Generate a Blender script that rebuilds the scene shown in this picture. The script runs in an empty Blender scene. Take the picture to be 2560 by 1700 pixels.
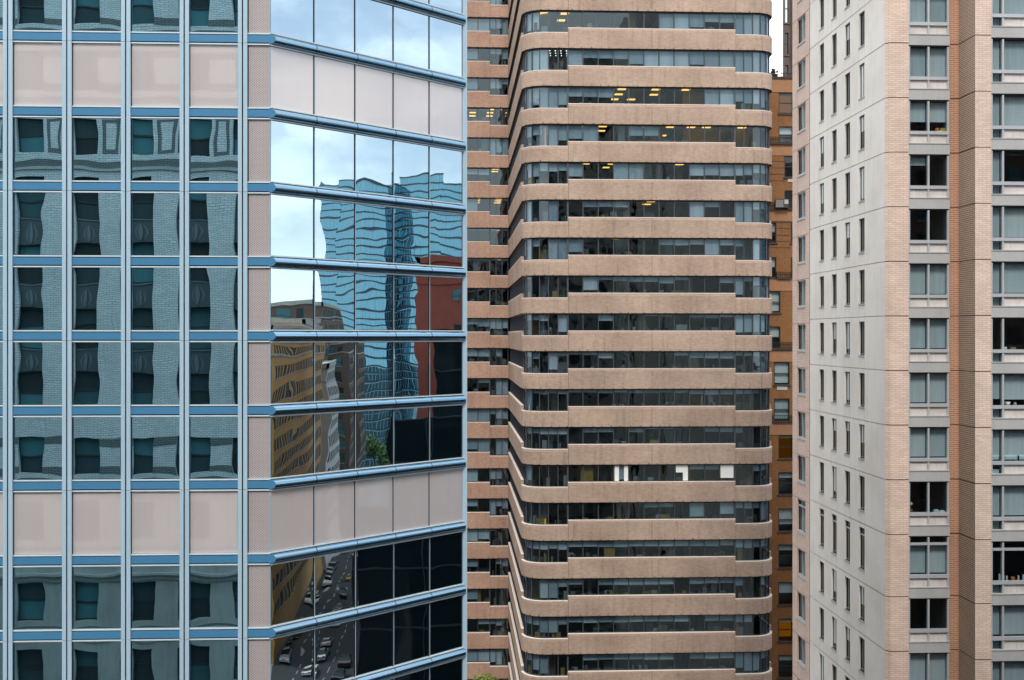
import bpy, math, random
from mathutils import Vector
R = math.radians
rnd = random.Random(7)
SC = bpy.context.scene
COL = SC.collection

# ------------------------------------------------------------------ camera
H = 50.0                                   # eye height above the street
cam_d = bpy.data.cameras.new('camera')
cam = bpy.data.objects.new('camera', cam_d); COL.objects.link(cam)
cam.location = (0, 0, H)
cam.rotation_euler = (R(90), 0, R(-2.838))
cam_d.sensor_width = 36.0
cam_d.lens = 36.0 * 2945 / 2560
cam_d.shift_y = -10.0 / 2560
cam_d.clip_start = 0.1; cam_d.clip_end = 3000
SC.camera = cam

# ------------------------------------------------------------------ sky and sun
SUN_EL, SUN_AZ = R(52), R(186)             # azimuth from +Y towards +X
W = bpy.data.worlds.new("World"); SC.world = W; W.use_nodes = True
nt = W.node_tree; nt.nodes.clear()
def wn(t, **k):
    n = nt.nodes.new(t)
    for a, b in k.items(): setattr(n, a, b)
    return n
out = wn('ShaderNodeOutputWorld'); bg = wn('ShaderNodeBackground')
sky = wn('ShaderNodeTexSky'); sky.sky_type = 'NISHITA'; sky.sun_disc = False
sky.sun_elevation = SUN_EL; sky.sun_rotation = SUN_AZ
sky.altitude = 100; sky.air_density = 1.0; sky.dust_density = 1.5; sky.ozone_density = 1.5
tc = wn('ShaderNodeTexCoord')
mp = wn('ShaderNodeMapping'); mp.inputs['Scale'].default_value = (1, 1, 2.2); mp.inputs['Location'].default_value = (0.3, 0.9, 0.0)
nz = wn('ShaderNodeTexNoise'); nz.inputs['Scale'].default_value = 3.2; nz.inputs['Detail'].default_value = 7; nz.inputs['Roughness'].default_value = 0.55
cr = wn('ShaderNodeMapRange'); cr.interpolation_type = 'SMOOTHSTEP'
cr.inputs['From Min'].default_value = 0.45; cr.inputs['From Max'].default_value = 0.64; cr.inputs['To Min'].default_value = 0.34; cr.inputs['To Max'].default_value = 0.95
# overcast everywhere except a bluer break towards +X
dv = wn('ShaderNodeVectorMath', operation='DOT_PRODUCT'); dv.inputs[1].default_value = (1, -0.1, 0)
br = wn('ShaderNodeMapRange'); br.interpolation_type = 'SMOOTHSTEP'
br.inputs['From Min'].default_value = 0.55; br.inputs['From Max'].default_value = 0.9
br.inputs['To Min'].default_value = 1.0; br.inputs['To Max'].default_value = 0.0
mx = wn('ShaderNodeMath', operation='MAXIMUM'); mx2 = wn('ShaderNodeMath', operation='MAXIMUM'); sxyz = wn('ShaderNodeSeparateXYZ')
low = wn('ShaderNodeMapRange'); low.interpolation_type = 'SMOOTHSTEP'
low.inputs['From Min'].default_value = 0.02; low.inputs['From Max'].default_value = 0.16; low.inputs['To Min'].default_value = 1.0; low.inputs['To Max'].default_value = 0.0
mix = wn('ShaderNodeMix', data_type='RGBA')
L = nt.links.new
L(tc.outputs['Generated'], mp.inputs['Vector']); L(mp.outputs['Vector'], nz.inputs['Vector'])
L(nz.outputs['Fac'], cr.inputs['Value'])
L(tc.outputs['Generated'], dv.inputs[0]); L(dv.outputs['Value'], br.inputs['Value'])
L(br.outputs['Result'], mx.inputs[0]); L(cr.outputs['Result'], mx.inputs[1])
L(tc.outputs['Generated'], sxyz.inputs[0]); L(sxyz.outputs['Z'], low.inputs['Value']); L(mx.outputs['Value'], mx2.inputs[0]); L(low.outputs['Result'], mx2.inputs[1])
L(mx2.outputs['Value'], mix.inputs['Factor'])
L(sky.outputs['Color'], mix.inputs['A'])
mix.inputs['B'].default_value = (9.2, 9.2, 9.25, 1)
L(mix.outputs['Result'], bg.inputs['Color']); bg.inputs['Strength'].default_value = 0.10
L(bg.outputs['Background'], out.inputs['Surface'])

sun_d = bpy.data.lights.new('sun', 'SUN'); sun_d.energy = 1.4; sun_d.angle = R(14); sun_d.color = (1, 0.93, 0.84)
sun = bpy.data.objects.new('sun', sun_d); COL.objects.link(sun)
sv = Vector((math.sin(SUN_AZ) * math.cos(SUN_EL), math.cos(SUN_AZ) * math.cos(SUN_EL), math.sin(SUN_EL)))
sun.rotation_euler = sv.to_track_quat('Z', 'Y').to_euler()

SC.view_settings.view_transform = 'Standard'; SC.view_settings.look = 'None'
SC.view_settings.exposure = 1.0; SC.view_settings.gamma = 1.0
SC.render.engine = 'CYCLES'
cy = SC.cycles
cy.use_denoising = True; cy.max_bounces = 10; cy.diffuse_bounces = 4; cy.glossy_bounces = 5
cy.transmission_bounces = 6; cy.transparent_max_bounces = 10
cy.caustics_reflective = False; cy.caustics_refractive = False; cy.sample_clamp_indirect = 6.0

# ------------------------------------------------------------------ helpers
def lin(r, g, b):
    f = lambda c: (c / 255 / 12.92) if c / 255 <= 0.04045 else ((c / 255 + 0.055) / 1.055) ** 2.4
    return (f(r), f(g), f(b))

class MB:
    """collects faces of one mesh; uv in metres (u along the wall, v up)"""
    def __init__(s): s.v = []; s.f = []; s.uv = []; s.m = []; s.pid = []; s.sm = []
    def poly(s, pts, uv=None, m=0, pid=0.0, smooth=False):
        i = len(s.v); s.v += [tuple(p) for p in pts]; s.f.append(list(range(i, i + len(pts))))
        if uv is None:
            a = Vector(pts[1]) - Vector(pts[0]); b = Vector(pts[-1]) - Vector(pts[0]); n = a.cross(b)
            if n.length < 1e-12: n = Vector((0, 0, 1))
            n.normalize()
            if abs(n.z) > 0.7: uv = [(p[0], p[1]) for p in pts]
            else:
                t = Vector((-n.y, n.x, 0)); t.normalize()
                uv = [(t.x * p[0] + t.y * p[1], p[2]) for p in pts]
        s.uv.append(list(uv)); s.m.append(m); s.pid.append(pid); s.sm.append(smooth)
        return s
    def box(s, x0, x1, y0, y1, z0, z1, m=0):
        return s.fbox(Fr((x0, y0, 0), (1, 0)), 0, x1 - x0, z0, z1, -(y1 - y0), 0, m)
    def fbox(s, fr, u0, u1, v0, v1, d0, d1, m=0, pid=0.0):
        P = fr.P
        a = [P(u0, v0, d1), P(u1, v0, d1), P(u1, v1, d1), P(u0, v1, d1)]
        b = [P(u0, v0, d0), P(u1, v0, d0), P(u1, v1, d0), P(u0, v1, d0)]
        s.poly(a, [(u0, v0), (u1, v0), (u1, v1), (u0, v1)], m, pid); s.poly([b[1], b[0], b[3], b[2]], None, m, pid)
        s.poly([b[0], a[0], a[3], b[3]], None, m, pid); s.poly([a[1], b[1], b[2], a[2]], None, m, pid)
        s.poly([a[3], a[2], b[2], b[3]], None, m, pid); s.poly([b[0], b[1], a[1], a[0]], None, m, pid)
        return s
    def fquad(s, fr, u0, u1, v0, v1, d, m=0, uv=None, pid=0.0):
        P = fr.P
        return s.poly([P(u0, v0, d), P(u1, v0, d), P(u1, v1, d), P(u0, v1, d)],
                      uv or [(u0, v0), (u1, v0), (u1, v1), (u0, v1)], m, pid)
    def cyl(s, c, r0, r1, z0, z1, n=10, m=0, cap=True):
        a = [(c[0] + r0 * math.cos(2 * math.pi * i / n), c[1] + r0 * math.sin(2 * math.pi * i / n), z0) for i in range(n)]
        b = [(c[0] + r1 * math.cos(2 * math.pi * i / n), c[1] + r1 * math.sin(2 * math.pi * i / n), z1) for i in range(n)]
        for i in range(n):
            j = (i + 1) % n; s.poly([a[i], a[j], b[j], b[i]], None, m, 0, True)
        if cap: s.poly(b, None, m); s.poly(a[::-1], None, m)
        return s
    def tube(s, p, q, r0, r1, n=6, m=0):
        p, q = Vector(p), Vector(q); d = (q - p).normalized()
        e = d.orthogonal().normalized(); g = d.cross(e)
        a = [p + (e * math.cos(2 * math.pi * i / n) + g * math.sin(2 * math.pi * i / n)) * r0 for i in range(n)]
        b = [q + (e * math.cos(2 * math.pi * i / n) + g * math.sin(2 * math.pi * i / n)) * r1 for i in range(n)]
        for i in range(n):
            j = (i + 1) % n; s.poly([a[i], a[j], b[j], b[i]], None, m, 0, True)
        return s
    def wall(s, fr, u0, u1, v0, v1, holes, depth, m=0, mr=None, seams_u=(), seams_v=(), sw=0.012, d=0.0):
        """flat wall with rectangular holes (u0,u1,v0,v1), reveals going inward, open seams"""
        us = sorted({u0, u1} | {h[0] for h in holes} | {h[1] for h in holes} | {x for q in seams_u for x in (q - sw, q + sw) if u0 < x < u1})
        vs = sorted({v0, v1} | {h[2] for h in holes} | {h[3] for h in holes} | {x for q in seams_v for x in (q - sw * 1.6, q + sw * 1.6) if v0 < x < v1})
        inside = lambda a, b: any(h[0] < a < h[1] and h[2] < b < h[3] for h in holes)
        seam = lambda a, b: any(abs(a - q) < sw for q in seams_u) or any(abs(b - q) < sw * 1.6 for q in seams_v)
        for j in range(len(vs) - 1):
            run = None
            for i in range(len(us) - 1):
                cu, cv = (us[i] + us[i + 1]) / 2, (vs[j] + vs[j + 1]) / 2
                if inside(cu, cv): 
                    continue
                dd = d - 0.03 if seam(cu, cv) else d
                s.fquad(fr, us[i], us[i + 1], vs[j], vs[j + 1], dd, m)
        mr = m if mr is None else mr
        P = fr.P
        for (a, b, c, e) in holes:
            for q in ([P(a, c, d), P(b, c, d), P(b, c, d - depth), P(a, c, d - depth)], [P(b, e, d), P(a, e, d), P(a, e, d - depth), P(b, e, d - depth)],
                      [P(a, e, d), P(a, c, d), P(a, c, d - depth), P(a, e, d - depth)], [P(b, c, d), P(b, e, d), P(b, e, d - depth), P(b, c, d - depth)]):
                s.poly(q, None, mr)
        return s
    def build(s, name, mats, parent=None):
        me = bpy.data.meshes.new(name); me.from_pydata(s.v, [], s.f)
        uvl = me.uv_layers.new(name='UVMap')
        flat = [c for f in s.uv for p in f for c in p]
        uvl.data.foreach_set('uv', flat)
        if not isinstance(mats, (list, tuple)): mats = [mats]
        for m in mats: me.materials.append(m)
        me.polygons.foreach_set('material_index', s.m)
        me.polygons.foreach_set('use_smooth', s.sm)
        at = me.attributes.new('pid', 'FLOAT', 'FACE'); at.data.foreach_set('value', s.pid)
        me.update()
        o = bpy.data.objects.new(name, me); COL.objects.link(o)
        if parent is not None: o.parent = parent
        return o

class Fr:
    """wall frame: origin, horizontal direction; outward normal = U x Z"""
    def __init__(s, o, u):
        s.o = Vector((o[0], o[1], o[2] if len(o) > 2 else 0)); s.u = Vector((u[0], u[1], 0)).normalized(); s.n = s.u.cross(Vector((0, 0, 1)))
    def P(s, u, v, d): return s.o + s.u * u + Vector((0, 0, v)) + s.n * d

def tag(o, label=None, cat=None, group=None, kind=None):
    for k, v in (('label', label), ('category', cat), ('group', group), ('kind', kind)):
        if v: o[k] = v
    return o
def thing(name, label, cat, loc=(0, 0, 0), group=None):
    o = bpy.data.objects.new(name, None); COL.objects.link(o); o.location = loc
    o.empty_display_size = 0.5
    return tag(o, label, cat, group)
def copy_tree(o, parent=None):
    c = o.copy(); COL.objects.link(c); c.parent = parent
    for ch in list(o.children): copy_tree(ch, c)
    return c

# ------------------------------------------------------------------ materials
def new_mat(name):
    m = bpy.data.materials.new(name); m.use_nodes = True
    t = m.node_tree; t.nodes.clear()
    o = t.nodes.new('ShaderNodeOutputMaterial')
    return m, t, o
def N(t, typ, **k):
    n = t.nodes.new(typ)
    for a, b in k.items():
        if a in n.inputs and not hasattr(n, a): n.inputs[a].default_value = b
        else: setattr(n, a, b)
    return n
def setin(n, **k):
    for a, b in k.items(): n.inputs[a.replace('_', ' ')].default_value = b
    return n
def c4(c): return (c[0], c[1], c[2], 1)

def dirt_mix(t, colsock, amount, scale=0.25, streak=1.0, dark=0.55):
    """weathering: large blotches and vertical streaks of grime (in UV metres)"""
    uv = N(t, 'ShaderNodeTexCoord')
    out = colsock
    for (sx, sy, a, lo, hi) in ((scale, scale, amount, 0.42, 0.72), (scale * 9 * streak, scale * 0.8, amount * 0.8, 0.5, 0.78)):
        mpn = N(t, 'ShaderNodeMapping'); mpn.inputs['Scale'].default_value = (sx, sy, 1)
        ns = N(t, 'ShaderNodeTexNoise'); setin(ns, Scale=1.0, Detail=5.0, Roughness=0.6)
        mr = N(t, 'ShaderNodeMapRange'); setin(mr, From_Min=lo, From_Max=hi, To_Min=0.0, To_Max=a)
        mxn = N(t, 'ShaderNodeMix', data_type='RGBA', blend_type='MULTIPLY')
        mxn.inputs['B'].default_value = (dark, dark * 0.96, dark * 0.92, 1)
        t.links.new(uv.outputs['UV'], mpn.inputs['Vector']); t.links.new(mpn.outputs['Vector'], ns.inputs['Vector'])
        t.links.new(ns.outputs['Fac'], mr.inputs['Value']); t.links.new(mr.outputs['Result'], mxn.inputs['Factor'])
        t.links.new(out, mxn.inputs['A']); out = mxn.outputs['Result']
    return out

def plain(name, c, rough=0.6, metal=0.0, dirt=0.0, spec=0.5, coat=0.0, scale=0.4):
    m, t, o = new_mat(name)
    p = N(t, 'ShaderNodeBsdfPrincipled'); setin(p, Base_Color=c4(c), Roughness=rough, Metallic=metal)
    p.inputs['Specular IOR Level'].default_value = spec; p.inputs['Coat Weight'].default_value = coat; p.inputs['Coat Roughness'].default_value = 0.04
    if dirt:
        rgb = N(t, 'ShaderNodeRGB'); rgb.outputs[0].default_value = c4(c)
        t.links.new(dirt_mix(t, rgb.outputs[0], dirt, scale), p.inputs['Base Color'])
    t.links.new(p.outputs[0], o.inputs['Surface']); return m

def brick(name, c1, c2, mortar, bw=0.29, rh=0.097, ms=0.012, dirt=0.3, offset=0.5, bump=0.35, vary=0.0, dscale=0.25, streak=1.0):
    m, t, o = new_mat(name)
    p = N(t, 'ShaderNodeBsdfPrincipled'); setin(p, Roughness=0.85); p.inputs['Specular IOR Level'].default_value = 0.25
    uv = N(t, 'ShaderNodeTexCoord')
    b = N(t, 'ShaderNodeTexBrick'); b.offset = offset
    setin(b, Color1=c4(c1), Color2=c4(c2), Mortar=c4(mortar), Scale=1.0, Mortar_Size=ms, Mortar_Smooth=0.2, Bias=0.0, Brick_Width=bw, Row_Height=rh)
    t.links.new(uv.outputs['UV'], b.inputs['Vector'])
    # slow colour drift between batches of brick
    ns = N(t, 'ShaderNodeTexNoise'); setin(ns, Scale=0.5, Detail=3.0)
    hs = N(t, 'ShaderNodeHueSaturation')
    mr = N(t, 'ShaderNodeMapRange'); setin(mr, From_Min=0.3, From_Max=0.7, To_Min=0.9 - vary, To_Max=1.1 + vary)
    t.links.new(uv.outputs['UV'], ns.inputs['Vector']); t.links.new(ns.outputs['Fac'], mr.inputs['Value']); t.links.new(mr.outputs['Result'], hs.inputs['Value'])
    t.links.new(b.outputs['Color'], hs.inputs['Color'])
    t.links.new(dirt_mix(t, hs.outputs['Color'], dirt, dscale, streak), p.inputs['Base Color'])
    if bump:
        bp = N(t, 'ShaderNodeBump'); setin(bp, Strength=bump, Distance=0.01); bp.invert = True
        t.links.new(b.outputs['Fac'], bp.inputs['Height']); t.links.new(bp.outputs[0], p.inputs['Normal'])
    t.links.new(p.outputs[0], o.inputs['Surface']); return m

def wavy(t, amp, scale, pillow=0.0, use_pid=False):
    """slightly uneven glass: slow ripples that differ from pane to pane, and a pillowed pane"""
    g = N(t, 'ShaderNodeNewGeometry')
    if use_pid:
        oi = N(t, 'ShaderNodeAttribute'); oi.attribute_name = 'pid'; rs = oi.outputs['Fac']
    else:
        oi = N(t, 'ShaderNodeObjectInfo'); rs = oi.outputs['Random']
    mu = N(t, 'ShaderNodeMath', operation='MULTIPLY'); mu.inputs[1].default_value = 137.0
    t.links.new(rs, mu.inputs[0])
    ad = N(t, 'ShaderNodeVectorMath', operation='ADD')
    t.links.new(g.outputs['Position'], ad.inputs[0]); t.links.new(mu.outputs[0], ad.inputs[1])
    ns = N(t, 'ShaderNodeTexNoise'); setin(ns, Scale=scale, Detail=1.2, Roughness=0.4)
    t.links.new(ad.outputs[0], ns.inputs['Vector'])
    h = ns.outputs['Fac']
    if pillow:
        uv = N(t, 'ShaderNodeTexCoord'); sp = N(t, 'ShaderNodeSeparateXYZ'); t.links.new(uv.outputs['UV'], sp.inputs[0])
        prod = None
        for ax in ('X', 'Y'):
            a = N(t, 'ShaderNodeMath', operation='SUBTRACT'); a.inputs[0].default_value = 1.0; t.links.new(sp.outputs[ax], a.inputs[1])
            b = N(t, 'ShaderNodeMath', operation='MULTIPLY'); t.links.new(sp.outputs[ax], b.inputs[0]); t.links.new(a.outputs[0], b.inputs[1])
            c = N(t, 'ShaderNodeMath', operation='POWER'); c.inputs[1].default_value = 0.6; t.links.new(b.outputs[0], c.inputs[0])
            if prod is None: prod = c.outputs[0]
            else:
                d = N(t, 'ShaderNodeMath', operation='MULTIPLY'); t.links.new(prod, d.inputs[0]); t.links.new(c.outputs[0], d.inputs[1]); prod = d.outputs[0]
        k = N(t, 'ShaderNodeMath', operation='MULTIPLY'); k.inputs[1].default_value = pillow; t.links.new(prod, k.inputs[0])
        s = N(t, 'ShaderNodeMath', operation='ADD'); t.links.new(h, s.inputs[0]); t.links.new(k.outputs[0], s.inputs[1]); h = s.outputs[0]
    bp = N(t, 'ShaderNodeBump'); setin(bp, Strength=1.0, Distance=amp)
    t.links.new(h, bp.inputs['Height'])
    return bp.outputs[0]

def mirror_glass(name, tint, body, amp, scale, pillow):
    m, t, o = new_mat(name)
    gl = N(t, 'ShaderNodeBsdfGlossy'); setin(gl, Color=c4(tint), Roughness=0.0)
    df = N(t, 'ShaderNodeBsdfDiffuse'); setin(df, Color=c4(body))
    nrm = wavy(t, amp, scale, pillow)
    t.links.new(nrm, gl.inputs['Normal'])
    mxs = N(t, 'ShaderNodeMixShader'); mxs.inputs[0].default_value = 0.9
    t.links.new(df.outputs[0], mxs.inputs[1]); t.links.new(gl.outputs[0], mxs.inputs[2])
    t.links.new(mxs.outputs[0], o.inputs['Surface']); return m

def see_glass(name, trans, refl, base_refl, amp=0.002, scale=0.9, use_pid=True):
    """thin tinted glazing: transparent body plus a Fresnel reflection"""
    m, t, o = new_mat(name)
    tr = N(t, 'ShaderNodeBsdfTransparent'); setin(tr, Color=c4(trans))
    gl = N(t, 'ShaderNodeBsdfGlossy'); setin(gl, Color=c4(refl), Roughness=0.0)
    nrm = wavy(t, amp, scale, 0, use_pid)
    t.links.new(nrm, gl.inputs['Normal'])
    # Schlick reflectance, the same from either side of the pane
    g = N(t, 'ShaderNodeNewGeometry'); dt = N(t, 'ShaderNodeVectorMath', operation='DOT_PRODUCT')
    t.links.new(g.outputs['Incoming'], dt.inputs[0]); t.links.new(nrm, dt.inputs[1])
    ab = N(t, 'ShaderNodeMath', operation='ABSOLUTE'); t.links.new(dt.outputs['Value'], ab.inputs[0])
    sb = N(t, 'ShaderNodeMath', operation='SUBTRACT'); sb.inputs[0].default_value = 1.0; sb.use_clamp = True; t.links.new(ab.outputs[0], sb.inputs[1])
    pw = N(t, 'ShaderNodeMath', operation='POWER'); pw.inputs[1].default_value = 5.0; t.links.new(sb.outputs[0], pw.inputs[0])
    mr = N(t, 'ShaderNodeMapRange'); setin(mr, From_Min=0.0, From_Max=1.0, To_Min=base_refl, To_Max=1.0); t.links.new(pw.outputs[0], mr.inputs['Value'])
    mxs = N(t, 'ShaderNodeMixShader')
    t.links.new(mr.outputs['Result'], mxs.inputs[0]); t.links.new(tr.outputs[0], mxs.inputs[1]); t.links.new(gl.outputs[0], mxs.inputs[2])
    t.links.new(mxs.outputs[0], o.inputs['Surface']); return m

def frit(name, c, hole, coat=0.6, pitch=0.035, contrast=0.45):
    m, t, o = new_mat(name)
    p = N(t, 'ShaderNodeBsdfPrincipled'); setin(p, Roughness=0.5); p.inputs['Coat Weight'].default_value = coat; p.inputs['Coat Roughness'].default_value = 0.02; p.inputs['Coat IOR'].default_value = 2.9
    uv = N(t, 'ShaderNodeTexCoord'); mpn = N(t, 'ShaderNodeMapping'); mpn.inputs['Scale'].default_value = (1, 1.15, 1)
    mpn.inputs['Rotation'].default_value = (0, 0, R(45))
    v = N(t, 'ShaderNodeTexVoronoi'); v.voronoi_dimensions = '2D'; setin(v, Scale=1 / pitch, Randomness=0.0)
    mr = N(t, 'ShaderNodeMapRange'); setin(mr, From_Min=0.22, From_Max=0.34, To_Min=contrast, To_Max=0.0)
    mxn = N(t, 'ShaderNodeMix', data_type='RGBA'); mxn.inputs['A'].default_value = c4(c); mxn.inputs['B'].default_value = c4(hole)
    t.links.new(uv.outputs['UV'], mpn.inputs['Vector']); t.links.new(mpn.outputs[0], v.inputs['Vector']); t.links.new(v.outputs['Distance'], mr.inputs['Value'])
    t.links.new(mr.outputs['Result'], mxn.inputs['Factor'])
    t.links.new(dirt_mix(t, mxn.outputs['Result'], 0.12, 0.5), p.inputs['Base Color'])
    nrm = wavy(t, 0.002, 0.8); t.links.new(nrm, p.inputs['Coat Normal'])
    t.links.new(p.outputs[0], o.inputs['Surface']); return m

def emit(name, c, s):
    m, t, o = new_mat(name); e = N(t, 'ShaderNodeEmission'); setin(e, Color=c4(c), Strength=s)
    t.links.new(e.outputs[0], o.inputs['Surface']); return m

def by_pid(name, cols, rough=0.8, fold_shading=0):
    """one colour per face, picked by the face's own number"""
    m, t, o = new_mat(name); p = N(t, 'ShaderNodeBsdfPrincipled'); setin(p, Roughness=rough)
    a = N(t, 'ShaderNodeAttribute'); a.attribute_name = 'pid'
    r = N(t, 'ShaderNodeValToRGB'); r.color_ramp.interpolation = 'CONSTANT'
    e = r.color_ramp.elements
    while len(e) < len(cols): e.new(0.5)
    for i, c in enumerate(cols): e[i].position = i / len(cols); e[i].color = c4(c)
    t.links.new(a.outputs['Fac'], r.inputs['Fac'])
    col = r.outputs['Color']
    if fold_shading:                                # fold shading painted into the cloth colour as faint vertical bands
        g = N(t, 'ShaderNodeNewGeometry'); mpn = N(t, 'ShaderNodeMapping'); mpn.inputs['Scale'].default_value = (fold_shading, fold_shading, fold_shading * .05)
        ns = N(t, 'ShaderNodeTexNoise'); setin(ns, Scale=1.0, Detail=2.0); mrn = N(t, 'ShaderNodeMapRange'); setin(mrn, From_Min=.3, From_Max=.7, To_Min=.88, To_Max=1.05)
        mxn = N(t, 'ShaderNodeMix', data_type='RGBA', blend_type='MULTIPLY'); mxn.inputs['Factor'].default_value = 1
        t.links.new(g.outputs['Position'], mpn.inputs['Vector']); t.links.new(mpn.outputs[0], ns.inputs['Vector']); t.links.new(ns.outputs['Fac'], mrn.inputs['Value'])
        t.links.new(col, mxn.inputs['A']); t.links.new(mrn.outputs['Result'], mxn.inputs['B']); col = mxn.outputs['Result']
    t.links.new(col, p.inputs['Base Color'])
    t.links.new(p.outputs[0], o.inputs['Surface']); return m

def leafy(name, c1, c2):
    m, t, o = new_mat(name); p = N(t, 'ShaderNodeBsdfPrincipled'); setin(p, Roughness=0.6)
    a = N(t, 'ShaderNodeAttribute'); a.attribute_name = 'pid'
    mxn = N(t, 'ShaderNodeMix', data_type='RGBA'); mxn.inputs['A'].default_value = c4(c1); mxn.inputs['B'].default_value = c4(c2)
    t.links.new(a.outputs['Fac'], mxn.inputs['Factor']); t.links.new(mxn.outputs['Result'], p.inputs['Base Color'])
    t.links.new(p.outputs[0], o.inputs['Surface']); return m

M = {}
M['mirror'] = mirror_glass('mirror_glass', (0.44, 0.75, 0.91), (0.004, 0.035, 0.048), 0.0045, 0.75, 0.9)
M['mirror_corner'] = mirror_glass('mirror_glass_corner', (0.53, 0.685, 0.775), (0.006, 0.022, 0.03), 0.0042, 0.8, 0.9)
M['frit'] = frit('fritted_spandrel', (0.60, 0.565, 0.58), (0.29, 0.30, 0.34), coat=.8)
M['perf'] = frit('perforated_panel', (0.46, 0.425, 0.43), (0.10, 0.10, 0.13), coat=0.05, pitch=0.05, contrast=0.8)
M['alu'] = plain('pale_blue_aluminium', (0.40, 0.57, 0.71), 0.4, 0.0, dirt=0.12)
M['alu_white'] = plain('white_aluminium_trim', (0.62, 0.74, 0.82), 0.35, 0.0, dirt=0.1)
M['blue'] = plain('blue_enamel', (0.062, 0.225, 0.42), 0.35, 0.0, dirt=0.12)
M['rail'] = plain('satin_blue_metal', (0.27, 0.45, 0.60), 0.18, 0.97, dirt=0.08)
M['gap'] = plain('dark_joint', (0.012, 0.016, 0.022), 0.7)
M['brick_tower'] = brick('tan_brick', (0.43, 0.315, 0.243), (0.32, 0.222, 0.166), (0.50, 0.415, 0.355), dirt=0.75)
M['brick_wing'] = brick('red_tan_brick', (0.44, 0.27, 0.195), (0.325, 0.19, 0.135), (0.50, 0.38, 0.31), dirt=0.7)
M['soldier'] = brick('soldier_course', (0.49, 0.35, 0.28), (0.36, 0.24, 0.185), (0.56, 0.46, 0.39), .12, .30, .014, dirt=.25, offset=0)
M['soldier_wing'] = brick('red_soldier_course', (0.44, 0.255, 0.175), (0.31, 0.165, 0.11), (0.52, 0.39, 0.31), .12, .30, .014, dirt=.25, offset=0)
M['coping'] = plain('pale_coping', (0.72, 0.65, 0.59), 0.8, dirt=0.15)
M['soffit'] = plain('dark_soffit', (0.05, 0.04, 0.035), 0.9)  # near-black tone for band undersides, also joints, sills and copings
M['dark_frame'] = plain('bronze_frame', (0.018, 0.02, 0.024), 0.45, 0.3)
M['grey_frame'] = plain('grey_mullion', (0.07, 0.08, 0.10), 0.4, 0.4)
M['glass_tower'] = see_glass('grey_office_glass', (0.49, 0.60, 0.67), (0.70, 0.92, 1.0), 0.085, 0.010, 0.8)
M['blind'] = by_pid('roller_blind', [(0.48, 0.51, 0.52), (0.56, 0.58, 0.59), (0.38, 0.43, 0.46), (0.68, 0.70, 0.70)], fold_shading=2.5)
M['white_board'] = plain('white_board', (.72, .75, .74), .6)
M['office'] = by_pid('office_walls', [(0.14, 0.13, 0.12), (0.34, 0.20, 0.04), (0.06, 0.055, 0.05), (0.26, 0.26, 0.25), (0.10, 0.075, 0.055), (0.16, 0.16, 0.17)])
M['ceil'] = plain('office_ceiling', (0.20, 0.19, 0.18), 0.9)
M['carpet'] = plain('office_carpet', (0.06, 0.06, 0.065), 0.95)
M['lamp'] = emit('warm_ceiling_lamp', (1.0, 0.47, 0.10), 1.5)
M['lamp_spot'] = emit('white_spot_lamp', (1.0, 0.9, 0.75), 3.0)
M['white_wall'] = plain('white_precast', (0.78, 0.765, 0.73), 0.8, dirt=0.3, scale=0.3)
M['pink_brick'] = brick('pale_pink_brick', (0.72, 0.58, 0.51), (0.66, 0.51, 0.44), (0.42, 0.32, 0.27), bw=0.42, rh=0.105, ms=0.012, dirt=0.15)
M['buff_brick'] = brick('buff_brick', (0.72, 0.585, 0.51), (0.62, 0.485, 0.41), (0.46, 0.345, 0.285), bw=0.40, rh=0.105, ms=0.013, dirt=0.12)
M['red_brick'] = brick('orange_red_brick', (0.42, 0.20, 0.115), (0.35, 0.16, 0.09), (0.52, 0.36, 0.28), bw=0.40, rh=0.105, ms=0.020, dirt=0.25)
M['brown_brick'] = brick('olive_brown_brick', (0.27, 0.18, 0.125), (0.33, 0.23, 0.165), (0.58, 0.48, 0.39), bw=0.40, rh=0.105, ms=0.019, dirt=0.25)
M['concrete'] = plain('grey_concrete', (0.40, 0.41, 0.42), 0.85, dirt=0.25, scale=0.7)
M['apt_frame'] = plain('light_grey_frame', (0.46, 0.49, 0.53), 0.4, 0.2, dirt=0.1)
M['louver'] = plain('stained_louver_panel', (0.60, 0.57, 0.56), 0.8, dirt=0.55, scale=0.9)
M['glass_apt'] = see_glass('apartment_glass', (0.60, 0.68, 0.71), (0.8, 0.92, 0.97), 0.055, 0.003, 0.6)
M['shade'] = by_pid('window_shade', [(0.60, 0.66, 0.68), (0.66, 0.71, 0.72), (0.53, 0.59, 0.61), (0.72, 0.75, 0.76)], fold_shading=5)
M['room'] = plain('dim_room', (0.15, 0.155, 0.16), 0.9)
M['glass_dark'] = plain('dark_window_glass', (0.018, 0.026, 0.03), 0.03, 0.0, spec=0.8)
M['gasket'] = plain('window_gasket', (0.03, 0.035, 0.037), 0.5)
M['orange_brick'] = brick('amber_brick', (0.27, 0.122, 0.042), (0.195, 0.083, 0.028), (0.2, 0.12, 0.07), bw=0.24, rh=0.08, ms=0.010, dirt=0.55, streak=0.7)
M['pale_orange_brick'] = brick('salmon_brick', (0.36, 0.18, 0.095), (0.30, 0.145, 0.07), (0.33, 0.21, 0.135), bw=0.24, rh=0.08, ms=0.010, dirt=0.3)
M['stone_dark'] = brick('sooty_stone', (0.135, 0.11, 0.105), (0.11, 0.088, 0.085), (0.14, 0.12, 0.11), bw=0.6, rh=0.25, dirt=0.4)
M['iron'] = plain('black_iron', (0.012, 0.012, 0.013), 0.6)
M['asphalt'] = plain('asphalt', (0.038, 0.038, 0.04), 0.9, dirt=0.4, scale=0.15)
M['pavement'] = plain('pavement', (0.28, 0.27, 0.26), 0.9, dirt=0.3, scale=0.3)
M['paint'] = plain('road_paint', (0.34, 0.34, 0.33), 0.8, dirt=.5, scale=1.0)
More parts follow.
